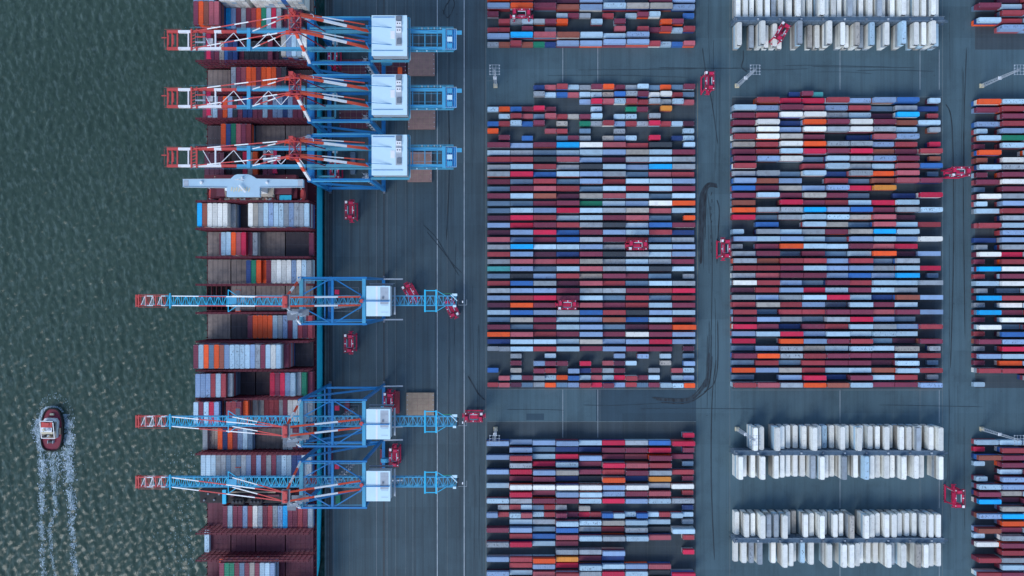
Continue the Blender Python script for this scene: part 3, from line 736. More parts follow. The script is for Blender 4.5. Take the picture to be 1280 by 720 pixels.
def crane_a():
    root = empty('gantry_crane', (0, 0, 0)); Z = 47.5; ZG = 49.5
    bogies(root, HW)
    for sg in (-1, 1):
        q = MB(); q.bar((SEA, sg*HW, 2.4), (SEA, sg*HW, Z), 1.7, 2.0, 'blue'); q.build('sea_side_leg', root)
        q = MB(); q.bar((LAND, sg*HW, 2.4), (LAND, sg*HW, Z), 1.5, 1.9, 'blue'); q.build('land_side_leg', root)
        q = MB(); q.bar((SEA, sg*HW, 11), (LAND, sg*HW, 11), 1.3, 1.6, 'blue'); q.build('portal_beam', root)
        q = MB(); q.bar((SEA, sg*HW, 33), (LAND, sg*HW, 12), 1.0, 1.2, 'blue'); q.build('diagonal_brace', root)
        q = MB(); q.bar((SEA, sg*HW, Z), (LAND, sg*HW, Z), .9, 1.3, 'blue'); q.bar((SEA + 1, sg*(HW + .9), Z + .5), (LAND, sg*(HW + .9), Z + .5), .7, .1, 'lblue'); q.build('side_tie', root)
    for x in (SEA, LAND): q = MB(); q.box(x - 1.0, x + 1.0, -HW - .3, HW + .3, 3.0, 4.6, 'blue'); q.build('sill_beam', root)
    q = MB(); q.box(SEA - 1.9, SEA + 1.5, -HW - 1.0, HW + 1.0, Z - 3.4, Z - .95, 'blue'); q.build('cross_beam', root)
    q = MB(); q.box(LAND - 1.1, LAND + 1.1, -HW - 1, HW + 1.0, Z - 3.4, Z - .95, 'blue'); q.build('cross_beam', root)
    # main girders over the portal and back reach
    for sg in (-1, 1):
        q = MB(); q.box(SEA - 1.5, LAND + 17, sg*4.1 - .75, sg*4.1 + .75, ZG - 1.7, ZG, 'teal'); q.box(LAND + 17, 70.5, sg*4.1 - .75, sg*4.1 + .75, ZG - 1.7, ZG, 'lblue')
        q.bar((SEA, sg*5.6, ZG + .1), (70, sg*5.6, ZG + .1), .8, .08, 'teal')
        q.bar((LAND + 17, sg*6.0, ZG + 1.1), (70, sg*6.0, ZG + 1.1), .07, .07, 'lblue')
        for x in range(0, 70, 3): q.bar((x, sg*6.0, ZG), (x, sg*6.0, ZG + 1.1), .06, .06, 'teal')
        q.build('main_girder', root)
    for x in (50, 56, 62): q = MB(); q.box(x - .22, x + .22, -3.35, 3.35, ZG - .9, ZG - .3, 'lblue'); q.build('cross_frame', root)
    q = MB()
    q.bar((46, -2.0, ZG + .2), (64, -2.0, ZG + .2), .12, .12, 'lblue'); q.bar((46, 2.0, ZG + .2), (64, 2.0, ZG + .2), .12, .12, 'lblue')
    q.box(64.5, 66.2, -5.2, 5.2, ZG + .01, ZG + 1.0, 'lblue'); q.box(66.2, 71.5, -4.9, 4.9, ZG + .01, ZG + .35, 'blue')
    for y in (-3.2, 0, 3.2): q.box(67, 69.4, y - 1.1, y + 1.1, ZG + .35, ZG + 1.5, 'roof' if y == 0 else 'lblue'); 
    for y in (-4.9, 4.9): q.bar((66.2, y, ZG + 1.3), (71.5, y, ZG + 1.3), .1, .1, 'roof')
    q.bar((71.5, -4.9, ZG + 1.3), (71.5, 4.9, ZG + 1.3), .1, .1, 'roof'); q.box(71.5, 74, 2.4, 4.4, ZG + .3, ZG + .4, 'lblue')
    for k in range(8): q.box(52 + k*1.6, 52.5 + k*1.6, -5.9 + .2*(k % 2), -5.3, ZG + .12, ZG + .8, 'roof' if k % 3 == 0 else 'teal'); q.box(53 + k*1.5, 53.4 + k*1.5, 5.1, 5.8, ZG + .12, ZG + .9, 'lgrey' if k % 2 else 'lblue')
    for x_ in (47.5, 53, 59): q.bar((x_, -3.3, ZG - 1.2), (x_, 3.3, ZG - 1.2), .12, .12, 'lgrey')
    for k in range(5): q.bar((66.6 + k, -4.6, ZG + .5), (66.6 + k, 4.6, ZG + .5), .08, .08, 'roof')
    q.build('rear_platform', root)
    # boom over the ship
    tip = -69.5
    for sg in (-1, 1):
        q = MB(); y = sg*4.1
        seg = [(-2.0, -35.5, 'lblue'), (-35.5, -43, 'red'), (-43, -46.5, 'white'), (-46.5, -58, 'red') if sg > 0 else (-46.5, -58, 'white'), (-58, -64, 'white'), (-64, tip, 'red')]
        for a_, b_, mt in seg: q.box(b_, a_, y - .62, y + .62, ZG - 1.6, ZG, mt)
        q.bar((-2, sg*5.2, ZG + .1), (-35.5, sg*5.2, ZG + .1), .6, .06, 'teal')
        q.bar((-2, sg*5.75, ZG + 1.1), (-58, sg*5.75, ZG + 1.1), .06, .06, 'lblue')
        for x in range(-60, 0, 3): q.bar((x, sg*5.75, ZG + .1), (x, sg*5.75, ZG + 1.1), .06, .06, 'lblue')
        q.build('boom_girder', root)
    for a_, b_, w_, z0_, z1_, m_ in ((-30.3, -28.6, 5.5, .01, .8, 'lblue'), (-46.3, -45.6, 3.48, -1, -.2, 'white'), (-57.8, -57.0, 5.2, .01, .5, 'red'), (-55.2, -54.4, 5.2, .01, .5, 'red'), (-59.4, -58.8, 3.48, -1, -.2, 'white'),
                                     (-64.8, -64.2, 3.48, -1, -.3, 'red'), (-69.5, -68.9, 3.48, -1, -.3, 'red'), (-67.3, -66.7, 3.48, -1, -.3, 'red')):
        q = MB(); q.box(a_, b_, -w_, w_, ZG + z0_, ZG + z1_, m_); q.build('cross_frame', root)
    q = MB()
    for a_, b_ in ((-3, -8), (-14, -8), (-14, -20), (-27, -20), (-31.5, -37), (-44, -37), (-48, -52)): q.bar((a_, -3.45, ZG - .3), (b_, 3.45, ZG - .3), .30, .28, 'white')
    for k in range(6): q.bar((-57.4, -4.6 + 1.6*k, ZG + .3), (-54.8, -3.8 + 1.6*k, ZG + .3), .35, .2, 'red')
    q.build('boom_lacing', root); q = MB()
    for x_ in (-68.6, -66.2): q.tube((x_, -2.2, ZG + .2), (x_, 2.2, ZG + .2), .4, 'red')
    q.bar((-70.2, -3.9, ZG + 1.1), (-70.2, 3.9, ZG + 1.1), .1, .1, 'red'); q.bar((-70.2, -4.8, ZG + 1.1), (-62, -4.8, ZG + 1.1), .1, .1, 'red'); q.bar((-70.2, 4.8, ZG + 1.1), (-62, 4.8, ZG + 1.1), .1, .1, 'red')
    q.bar((-72, 1, ZG + .1), (-69.5, 1, ZG + .1), .5, .08, 'red')
    q.build('tip_sheave_frame', root)
    # apex frame
    AZ = 76
    for sg in (-1, 1):
        q = MB()
        q.stripes((SEA - .4, sg*HW, Z), (SEA - .4, sg*3.6, AZ), 1.1, 1.3, ['white', 'white', 'orange', 'white', 'orange'])
        q.bar((SEA + 7.5, sg*4.1, ZG), (SEA, sg*3.6, AZ), .45, .45, 'dred'); q.build('apex_frame', root)
    q = MB()
    for k in range(18): q.bar((-2.9, -5.2 + k*.61, AZ), (2.2, -5.2 + k*.61, AZ), .22, .12, 'dred' if k % 3 else 'red')
    for x_ in (-2.9, -1, .6, 2.2): q.bar((x_, -5.2, AZ - .1), (x_, 5.2, AZ - .1), .25, .3, 'red')
    for y in (-3.6, 3.6):
        for dy in (-.75, .75): q.box(-2.6, 2.0, y + dy - .12, y + dy + .12, AZ + .1, AZ + 2.0, 'red')
        for dx in (-1.4, 1.0): q.tube((dx, y - .6, AZ + 1.6), (dx, y + .6, AZ + 1.6), .75, 'dred', n=12)
    q.box(-.5, .1, -2.9, 2.9, AZ + .2, AZ + 1.0, 'dred'); q.bar((-2.4, -2.5, AZ + .6), (1.8, 2.5, AZ + .6), .25, .25, 'lgrey'); q.bar((1.8, -2.2, AZ + .6), (-2.4, 2.0, AZ + .6), .2, .2, 'red')
    for x_ in (-2.9, 2.2):
        q.bar((x_, -5.2, AZ + 1.3), (x_, 5.2, AZ + 1.3), .12, .12, 'red')
        for y in range(-5, 6, 2): q.bar((x_, y, AZ), (x_, y, AZ + 1.3), .1, .1, 'red')
    q.box(-5.2, -2.95, -4.6, -2.6, AZ - 2, AZ - 1.9, 'orange'); q.box(-5.4, -2.95, 2.6, 4.6, AZ - 2, AZ - 1.9, 'orange'); q.bar((-5.3, 3.6, AZ - 1), (-5.3, 1.2, AZ - 1), .2, .2, 'orange')
    for y in (3.0, 4.4):
        for x_ in (-1.2, .3): q.bar((x_, y, AZ + 1), (x_ - .1, 3.6 + (y - 3.6)*.8, AZ + 7.5), .4, .4, 'red')
    for z_ in (2, 4, 6, 7): q.box(-1.5, .5, 2.9, 4.5, AZ + z_, AZ + z_ + .15, 'red')
    for x_ in (3.3, 6.0):
        for k in range(12):
            t0_, t1_ = math.pi*k/6, math.pi*(k+1)/6; q.bar((x_ + 1.05*math.cos(t0_), 4.4 + 1.05*math.sin(t0_), AZ - 4), (x_ + 1.05*math.cos(t1_), 4.4 + 1.05*math.sin(t1_), AZ - 4), .22, .2, 'roof')
    q.build('apex_platform', root)
    for sg in (-1, 1):
        q = MB(); y0_, y1_ = sg*3.6, sg*4.1
        q.stripes((1.5, y0_, AZ + .6), (LAND - .5, y1_, ZG + .6), 1.1, 1.1, ['orange', 'white', 'orange']); q.stripes((1.5, y0_ + .9, AZ + .3), (LAND - 2, y1_ + 2.5, ZG + 3), .45, .45, ['orange', 'white', 'orange'])
        q.bar((LAND, y1_ - .2, ZG + 10), (62, y1_ - .6, ZG + 1.6), .22, .22, 'blue'); q.bar((LAND, y1_ - .2, ZG), (LAND, y1_ - .2, ZG + 10), .5, .5, 'blue')
        q.build('backstay', root)
        for xe, mats in ((-27.5, ['red', 'red', 'white', 'red', 'white']), (-56, ['red', 'white', 'red', 'white', 'red', 'white', 'red'])):
            q = MB(); q.stripes((-1.5, y0_, AZ + .8), (xe, y1_, ZG + .4), .42, .42, mats); q.build('forestay', root)
    # machine house
    q = MB(); q.box(LAND + 2.3, LAND + 18.8, -9.5, 9.5, ZG + .3, ZG + 8.2, 'lgrey'); q.box(LAND + 2.1, LAND + 19.0, -9.7, 9.7, ZG + 8.2, ZG + 8.5, 'roof'); q.v = [(x, y, z - 1.4*(z > ZG + 4)) for x, y, z in q.v]
    h_ = q.build('machine_house', root)
    q = MB()
    q.box(LAND + 13.6, LAND + 16.6, -4.9, 9.4, ZG + 8.5, ZG + 8.62, 'lgrey')
    for y in (1.3, 4.5, 7.2): q.box(LAND + 13.9, LAND + 16.4, y, y + 2.0, ZG + 8.62, ZG + 9.6, 'white' if y < 7 else 'grey')
    for y in (2.3, 5.5):
        for dx in (14.6, 15.7): q.tube((LAND + dx, y, ZG + 9.6), (LAND + dx, y, ZG + 9.75), .28, 'black')
    q.box(LAND + 14.2, LAND + 16.2, -4.2, -1.6, ZG + 8.62, ZG + 9.3, 'grey'); q.box(LAND + 2.6, LAND + 13, 8.6, 8.7, ZG + 8.5, ZG + 9.1, 'blue'); q.box(LAND + 2.6, LAND + 17, -7.3, -7.2, ZG + 8.5, ZG + 8.9, 'blue')
    q.box(LAND + 11.2, LAND + 13.2, -1.5, 2.2, ZG + 8.5, ZG + 8.7, 'white')
    q.v = [(x, y, z - 1.4) for x, y, z in q.v]; q.build('roof_equipment', h_)
    q = MB()
    for y in (-10.4, 10.4): q.bar((LAND + .5, y, ZG + 1.3), (LAND + 19.3, y, ZG + 1.3), .08, .08, 'lblue'); q.box(LAND + .5, LAND + 19.4, y - .6, y + .6, ZG + .1, ZG + .2, 'teal')
    q.box(LAND + 18.9, LAND + 19.9, -9.8, 9.8, ZG + .1, ZG + .2, 'teal'); q.bar((LAND + 19.9, -10.4, ZG + 1.3), (LAND + 19.9, 10.4, ZG + 1.3), .1, .1, 'roof')
    q.build('gallery', h_)
    # trolley, cab, spreader
    t = MB(); t.box(-2.4, -1.2, -3.3, 3.3, ZG - .1, ZG + .5, 'grey'); t.box(1.2, 2.4, -3.3, 3.3, ZG - .1, ZG + .5, 'grey'); t.box(-2.4, 2.4, -1.6, -1.0, ZG - .1, ZG + .7, 'lgrey'); t.box(-2.4, 2.4, 1.0, 1.6, ZG - .1, ZG + .7, 'red'); t = t.build('trolley', root, (-53, 0, 0))
    q = MB(); q.box(2.6, 5.2, -1.3, 1.3, ZG - 4.6, ZG - 2.0, 'white'); q.box(2.5, 5.3, -1.35, 1.35, ZG - 4.2, ZG - 3.0, 'glass'); q.build('operator_cab', t)
    q = MB(); q.box(-1, 1, -6, 6, 38, 38.6, 'sred')
    for y in (-6, 6): q.box(-1.2, 1.2, y - .25, y + .25, 37.6, 38.4, 'sred')
    for x_ in (-1, 1):
        for y in (-1.5, 1.5): q.bar((x_, y, 38.6), (x_, y, ZG), .06, .06, 'dgrey')
    q.build('spreader', t)
    stair(root, LAND - 3.4, -HW + 2.4, 46); q = MB()
    q.box(4, 6.4, HW - 3, HW - .8, 13, 15.6, 'lgrey'); q.tube((LAND + 2.2, -1.2, 8), (LAND + 2.2, 1.2, 8), 3.0, 'lblue', n=20); q.build('cable_reel', root)
    # walkway ring below the girders
    q = MB()
    for y in (-8.4, 8.4): q.bar((1.5, y, Z - 5), (11, y, Z - 5), .9, .1, 'teal')
    q.bar((11, -8.4, Z - 5), (11, 8.4, Z - 5), .9, .1, 'teal'); q.bar((11.5, -8.4, Z - 4), (11.5, 8.4, Z - 4), .1, .1, 'lblue'); q.build('service_gangway', root)
    return root

def crane_b():
    root = empty('lattice_boom_crane', (0, 0, 0)); Z = 66.0; ZB = 61.0; hw = 10.8
    bogies(root, hw)
    for sg in (-1, 1):
        q = MB(); q.bar((SEA, sg*hw, 2.4), (SEA - .3, sg*hw, Z), 1.2, 1.6, 'blue'); q.build('sea_side_leg', root)
        q = MB(); q.bar((LAND, sg*hw, 2.4), (LAND, sg*hw, Z), 1.1, 1.4, 'blue'); q.build('land_side_leg', root)
        q = MB(); q.bar((SEA, sg*hw, 16), (LAND, sg*hw, 16), 1.0, 1.4, 'blue'); q.build('portal_beam', root)
        q = MB(); q.bar((SEA, sg*hw, 54), (LAND, sg*hw, 18), .9, .9, 'blue'); q.build('diagonal_brace', root)
        q = MB(); q.bar((SEA - 1.5, sg*hw, Z), (LAND + 1.5, sg*hw, Z), .85, 1.1, 'blue'); q.bar((SEA, sg*(hw - 1.1), Z - .3), (LAND, sg*(hw - 1.1), Z - .3), .3, .2, 'lblue'); q.build('top_side_beam', root)
        q = MB(); q.bar((LAND + .8, sg*hw, 10), (LAND + 11, sg*hw, 8.6), .7, .5, 'lgrey'); q.build('service_arm', root)
    for x in (SEA, LAND): q = MB(); q.box(x - .8, x + .8, -hw - .3, hw + .3, 3.0, 4.4, 'blue'); q.build('sill_beam', root)
    q = MB(); q.box(SEA - .3, SEA + .4, -hw, hw, 15, 16, 'blue'); q.build('portal_beam', root)
    q = MB(); q.box(-.85, .85, -hw + .45, hw - .45, Z - .55, Z + .55, 'teal'); q.box(-.2, 1.8, -hw + .45, hw - .45, Z - 1.2, Z - 1.1, 'lgrey'); q.build('cross_beam', root)
    q = MB(); q.box(14.0, 15.1, -hw + .45, hw - .45, Z - .4, Z + .4, 'blue'); q.build('cross_beam', root); q = MB()
    q.box(LAND - .7, LAND + .9, -hw + .45, hw - .45, Z - .5, Z + .6, 'lblue'); q.build('cross_beam', root)
    q = MB()
    for sg in (-1, 1):
        q.bar((13.6, sg*(hw - .5), Z), (1.0, sg*3.2, Z), .5, .5, 'blue'); q.bar((15.5, sg*(hw - .5), Z), (LAND - 1, sg*2.6, Z), .5, .5, 'blue')
    q.bar((LAND - 2, -3.5, Z), (LAND - .5, -1, Z), .8, .6, 'blue'); q.bar((LAND - 2, 3.5, Z), (LAND - .5, 1, Z), .8, .6, 'blue')
    q.build('roof_brace', root)
    # lattice boom: chords and lacing; sea-side part, then back part
    def truss(x0, x1, n, mats, w=2.25, hgt=2.6, lace='lblue', name='lattice_boom'):
        q = MB(); L = (x1 - x0)
        def mt(t):
            for a_, m_ in mats:
                if t <= a_ + 1e-6: return m_
            return mats[-1][1]
        for i in range(n):
            a_, b_ = x0 + L*i/n, x0 + L*(i+1)/n; c = mt((i + .5)/n); lc = lace if c in ('lblue', 'blue', 'cyan') else ('white' if i % 2 else 'red')
            for sg in (-1, 1):
                q.bar((a_, sg*w, ZB), (b_, sg*w, ZB), .38, .5, c); q.bar((a_, sg*w, ZB - hgt), (b_, sg*w, ZB - hgt), .42, .4, c)
                q.bar((a_, sg*w, ZB if i % 2 else ZB - hgt), (b_, sg*w, ZB - hgt if i % 2 else ZB), .2, .2, lc)
                q.bar((b_, sg*w, ZB - hgt), (b_, sg*w, ZB), .2, .2, lc)
            q.bar((a_, -w if i % 2 else w, ZB), (b_, w if i % 2 else -w, ZB), .24, .24, lc); q.bar((b_, -w, ZB), (b_, w, ZB), .2, .2, lc)
            q.bar((a_, -w, ZB - hgt), (a_, w, ZB - hgt), .2, .2, lc)
            q.box(min(a_, b_), max(a_, b_), -w + .35, -w + .85, ZB - hgt - .02, ZB - hgt + .06, 'teal')
        q.build(name, root)
    truss(-79.0, -2.0, 40, [(.055, 'red'), (.10, 'white'), (.14, 'red'), (.185, 'white'), (.99, 'lblue')], lace='cyan', name='lattice_boom')
    truss(-2.0, 72.0, 36, [(1, 'lblue')], name='lattice_back_boom')
    q = MB()
    for x_ in (-79.3, -78.2): q.box(x_ - .3, x_ + .3, -2.9, 2.9, ZB - 2.6, ZB + .3, 'red')
    for x_ in (-74.6, -70): q.bar((x_, -2.6, ZB + .3), (x_, 2.6, ZB + .3), .4, .3, 'red')
    q.bar((-78, -3.0, ZB + 1), (-64, -3.0, ZB + 1), .12, .12, 'red'); q.bar((-78, 3.0, ZB + 1), (-64, 3.0, ZB + 1), .12, .12, 'red'); q.box(-63.4, -63, -3.6, 3.6, ZB, ZB + .5, 'cyan')
    q.build('boom_tip', root)
    # apex mast
    AZ = 89; AX = -1.0
    for sg in (-1, 1):
        q = MB()
        q.stripes((-.3, sg*hw, Z), (AX, sg*2.2, AZ), .8, .9, ['white', 'orange', 'white', 'orange'] if sg > 0 else ['white', 'lgrey', 'lgrey', 'lgrey']); q.build('apex_frame', root)
    q = MB(); q.box(AX - 1.6, AX + 1.8, -3.2, 3.2, AZ, AZ + .25, 'grey'); q.box(AX - 1.4, AX + .6, -2.6, 2.6, AZ + .25, AZ + 1.5, 'red')
    for x_ in (AX - 1.6, AX + 1.8): q.bar((x_, -3.2, AZ + 1.3), (x_, 3.2, AZ + 1.3), .1, .1, 'lgrey')
    for y in (-2, 2): q.tube((AX, y - .5, AZ + 1.3), (AX, y + .5, AZ + 1.3), .8, 'red', n=12)
    q.build('apex_platform', root)
    q = MB(); q.box(AX - 2, AX + 6, -6.5, -3.6, 72, 72.2, 'grey'); q.box(AX - 2, AX + 2, -8.5, -5.0, 80, 80.2, 'grey')
    for k in range(6): q.bar((AX + 4*(k % 2), -7 + .4*k, 66 + 3.6*k), (AX + 4*((k+1) % 2), -6.6 + .4*k, 69.6 + 3.6*k), .9, .12, 'lgrey')
    q.build('mast_stair', root)
    for sg in (-1, 1):
        y0_ = sg*1.95
        q = MB(); q.stripes((AX + 1.5, y0_, AZ), (LAND - 1.5, y0_, Z + 1.2), .75, .75, ['orange', 'white', 'orange']); q.build('backstay', root)
        for xe, mats in ((-33.5, ['red', 'red', 'white', 'white']), (-62, ['red', 'white', 'red', 'white'])):
            q = MB(); q.stripes((AX - .5, y0_, AZ + .8), (xe, sg*2.25, ZB + .6), .42, .42, mats); q.build('forestay', root)
    q = MB(); q.bar((LAND, 0, Z + 4.0), (LAND + 12.5, 0, Z + 3.8), .45, .3, 'blue'); q.tube((LAND - .8, 0, Z), (LAND - .8, 0, Z + 2), .9, 'red', n=10); q.build('tie_rod', root)
    q = MB(); q.box(LAND + 1.9, LAND + 12.6, -6.8, 6.8, Z - 4.4, Z + 3.1, 'lgrey'); q.box(LAND + 1.7, LAND + 12.8, -7, 7, Z + 3.1, Z + 3.4, 'roof')
    h_ = q.build('machine_house', root)
    q = MB(); 
    for k in range(4): q.box(LAND + 8.6 + .0, LAND + 11.8, 6.0 - 3.2*k - 1.6, 6.0 - 3.2*k - 1.5, Z + 3.4, Z + 3.5, 'lgrey')
    q.box(LAND + 6.1, LAND + 7.0, -6.9, 6.9, Z + 3.4, Z + 3.45, 'white'); q.box(LAND + 8.2, LAND + 12.0, -1.5, 6.4, Z + 3.4, Z + 3.43, 'lgrey'); q.box(LAND + 9, LAND + 9.8, 1, 2, Z + 3.43, Z + 3.9, 'grey'); q.build('roof_seam', h_)
    q = MB(); q.box(LAND + 13.4, LAND + 14.2, -6.5, 6.5, Z - 4.4, Z - 4.3, 'lgrey'); q.bar((LAND + 14.3, -6.5, Z - 3.2), (LAND + 14.3, 6.5, Z - 3.2), .12, .12, 'lgrey'); q.box(LAND + 2, LAND + 13, 7.3, 8.2, Z - 4.4, Z - 4.3, 'grey'); q.bar((LAND + 2, 8.2, Z - 3.2), (LAND + 14, 8.2, Z - 3.2), .1, .1, 'lgrey')
    q.build('gallery', h_)
    # rear service frame and end gear
    q = MB()
    for x_ in (57.3, 62.6): q.box(x_ - .35, x_ + .35, -5.3, 5.3, ZB + .3, ZB + .9, 'cyan')
    for y in (-4.8, 4.8): q.bar((57.3, y, ZB + .6), (62.6, y, ZB + .6), .4, .4, 'cyan')
    for sg in (-1, 1): q.bar((62.6, sg*5, ZB + .5), (67, sg*2.4, ZB + .5), .25, .25, 'cyan')
    q.box(70.5, 72, -3.0, -2.0, ZB, ZB + .8, 'roof'); q.box(70, 72.5, 2.2, 3.4, ZB, ZB + .8, 'roof'); q.bar((69.5, 3, ZB + 1), (72.5, 0, ZB + 1), .35, .3, 'roof'); q.bar((65, 3.3, ZB + .5), (71, 3.4, ZB + .5), .12, .12, 'green')
    q.box(72, 73.2, -2, 1.4, ZB - 2, ZB - .4, 'dgrey'); q.bar((73, -2, ZB + .2), (77, -2, ZB + .2), .1, .1, 'lgrey'); q.bar((77, -2, ZB + .2), (77, .6, ZB + .2), .1, .1, 'lgrey'); q.box(74.8, 75.3, -1.0, 0, ZB - .2, ZB + .4, 'white')
    q.build('rear_service_frame', root)
    t = MB(); t.box(-2.0, 2.4, -1.6, 1.6, ZB + .3, ZB + .9, 'lblue')
    t.bar((-1.5, 5.2, ZB + .9), (-1.5, -5.2, ZB + .9), .35, .3, 'cyan'); t.bar((-1.5, 5.2, ZB + .9), (2.6, 2.4, ZB + .9), .3, .25, 'cyan'); t.bar((-1.5, -5.2, ZB + .9), (2.6, -2.4, ZB + .9), .3, .25, 'cyan')
    t = t.build('trolley', root, (-34, 0, 0))
    q = MB(); q.box(2.8, 5.0, -1.1, 1.1, ZB - 6.4, ZB - 3.8, 'white'); q.box(2.7, 5.1, -1.15, 1.15, ZB - 6.0, ZB - 5, 'glass'); q.build('operator_cab', t)
    q = MB(); q.box(-1, 1, -5, 5, ZB - 9, ZB - 8.4, 'grey')
    for y in (-5, 5): q.box(-1.2, 1.2, y - .25, y + .25, ZB - 9.4, ZB - 8.6, 'orange')
    for x_ in (-.9, .9):
        for y in (-1.2, 1.2): q.bar((x_, y, ZB - 8.4), (x_, y, ZB - 2), .06, .06, 'dgrey')
    q.build('spreader', t)
    stair(root, 12.6, -hw + 8, 58, 'grey')
    q = MB()
    for z_ in (44, 50, 56): q.bar((9, -1.5, z_), (24, -1.5, z_), .1, .1, 'lgrey')
    q.bar((9.5, 6.2, 50), (24, 6.2, 50), .15, .1, 'grey'); q.bar((9.5, -5.2, 50), (24, -5.2, 50), .15, .1, 'grey'); q.bar((9.5, 6.2, 50), (9.5, -5.2, 50), .15, .1, 'grey'); q.bar((24, 6.2, 50), (24, -5.2, 50), .15, .1, 'grey')
    q.box(11.5, 13.5, 3.0, 5.2, 44, 46, 'sred'); q.tube((LAND + 1.6, -1, 9), (LAND + 1.6, 1, 9), 2.4, 'lblue', n=18)
    q.build('maintenance_frame', root)
    return root

CX = -98.4
ca = crane_a(); cb = crane_b()
ya = [(49.8 - 360), (122.3 - 360), (196.6 - 360)]
la = ['blue double girder gantry crane with red boom tip, the topmost of the six', 'blue double girder gantry crane, second from the top of the six cranes',
      'blue double girder gantry crane standing nearest the ship bridge wing']
lb = ['blue lattice boom crane standing alone between three upper cranes and two lower ones', 'blue lattice boom crane beside the sandy hatch cover, second from the bottom',
      'bottommost blue lattice boom crane, its boom passing the black engine casing']
trA = [-53, -53, -20]
for i, y in enumerate(ya):
    o = ca if i == 0 else copy_tree(ca); o.location = (CX, -y*(CAM_H - 49.5)/FPX, 0)
    tag(o, la[i], 'crane', 'ship to shore cranes along the quay')
    for ch in o.children:
        if ch.name.startswith('trolley'): ch.location.x = trA[i]
for i, y in enumerate([376 - 360, 526.8 - 360, 602.6 - 360]):
    o = cb if i == 0 else copy_tree(cb); o.location = (CX, -y*(CAM_H - 61)/FPX, 0)
    tag(o, lb[i], 'crane', 'ship to shore cranes along the quay')

# ------------------------------------------------------------------ straddle carriers
def carrier():
    root = empty('straddle_carrier', (0, 0, 0)); H = 12.2
    for sg in (-1, 1):
        q = MB(); y = sg*1.98
        q.box(-4.9, 4.9, y - .32, y + .32, 1.0, 1.9, 'sred'); q.build('sill_beam', root)
        for x in (-3.9, -1.3, 1.3, 3.9):
            w = MB(); w.tube((x, y - .22, .72), (x, y + .22, .72), .7, 'rubber', n=18); w.tube((x, y - .24, .72), (x, y + .24, .72), .35, 'lgrey', n=12); w.build('wheel', root)
        for x in (-4.2, 4.2):
            q = MB(); q.bar((x, y, 1.9), (x*.86, y, H), .55, .62, 'sred'); q.build('leg', root)
        q = MB(); q.box(-5.0, 5.0, y - .36, y + .36, H, H + .8, 'sred'); q.bar((-3, y - sg*.5, 3), (-3.2, y - sg*.5, H), .1, .4, 'lgrey')
        for k in range(5): q.box(-4.4 + k*2, -3.9 + k*2, y - .3, y + .3, H + .8, H + 1.05, 'dred' if k % 2 else 'white')
        q.build('top_beam', root)
        q = MB(); q.bar((-4.9, sg*2.5, H + 1.7), (4.9, sg*2.5, H + 1.7), .07, .07, 'sred')
        for k in range(7): q.bar((-4.9 + k*1.63, sg*2.5, H + .5), (-4.9 + k*1.63, sg*2.5, H + 1.7), .07, .07, 'sred')
        q.build('handrail', root)
    q = MB()
    for x in (-4.4, 3.8): q = MB(); q.box(x - .35, x + .35, -1.6, 1.6, H + .02, H + .6, 'sred'); q.build('cross_beam', root)
    q = MB()
    q.box(-4.9, -2.2, -2.2, 2.2, H + .81, H + 1.0, 'dred'); q.box(-4.4, -3.0, -1.4, .6, H + 1.0, H + 2.2, 'sred'); q.build('engine_deck', root); q = MB(); q.box(2.6, 4.9, -2.2, 2.2, H + .81, H + .95, 'dred'); q.box(3.0, 4.4, -1.9, .3, H + .95, H + 1.9, 'sred'); q.box(3.1, 3.6, .5, 1.4, H + .95, H + 1.6, 'dgrey')
    q.build('engine_deck', root)
    q = MB(); q.box(3.3, 4.9, 1.2, 2.5, H - 1.9, H - .1, 'white'); q.box(3.2, 5.0, 1.1, 2.6, H - 1.4, H - .5, 'glass'); q.box(3.5, 4.8, 1.2, 2.4, H + 1.0, H + 1.5, 'white'); q.build('cab', root)
    q = MB(); q.box(-6.0, 6.0, -.55, .55, 6.6, 7.1, 'sred'); q.box(-1.8, 1.8, -1.0, 1.0, 7.1, 7.8, 'sred')
    for x in (-6, 6): q.box(x - .2, x + .2, -1.22, 1.22, 6.5, 7.1, 'sred')
    for y in (-1.3, 1.3): q.box(-2.1, 2.1, y - .16, y + .16, H - .3, H + .1, 'roof')
    q.build('spreader', root)
    q = MB(); q.bar((-2.2, -1.0, H + .1), (-2.2, 1.0, H + .1), .35, .25, 'roof'); q.build('hoist_beam', root)
    return root
cr0 = carrier()
SC_ = [(886, 102, 90, 'red straddle carrier driving down the lane above the central yard block corner'), (438, 263, 90, 'red straddle carrier on the quay between the ship bridge and the lone lattice crane'),
       (437, 429, 90, 'red straddle carrier on the quay just below the lone lattice boom crane'), (513, 366, 120, 'red straddle carrier turned askew beside the lone lattice crane machine house'),
       (564, 385, -65, 'red straddle carrier half hidden under the back boom of the lone lattice crane'), (592, 521, 0, 'red straddle carrier at the back boom tip beside the central yard corner'),
       (652, 18, 180, 'red straddle carrier standing over containers in the top central block'), (797, 306.5, 180, 'red straddle carrier over the central block near its right side'),
       (709, 381, 180, 'red straddle carrier over the lower middle of the central block'), (906, 311, 90, 'red straddle carrier at the left edge of the right-hand block'),
       (1199, 215, 180, 'red straddle carrier crossing the lane towards the far right block'), (1197, 622, -90, 'red straddle carrier in the lane right of the lower refrigerated racks'),
       (976, 41, 60, 'red straddle carrier among the white containers below the top rack'), (493, 571, 90, 'red straddle carrier between the two lowest cranes, at their machine houses'),
       (486, 502, 90, 'red straddle carrier above the machine house of the fifth crane'),
       (417, 71, 90, 'red straddle carrier under the portal of the topmost crane'), (419, 212, 90, 'red straddle carrier under the portal of the crane nearest the ship bridge')]
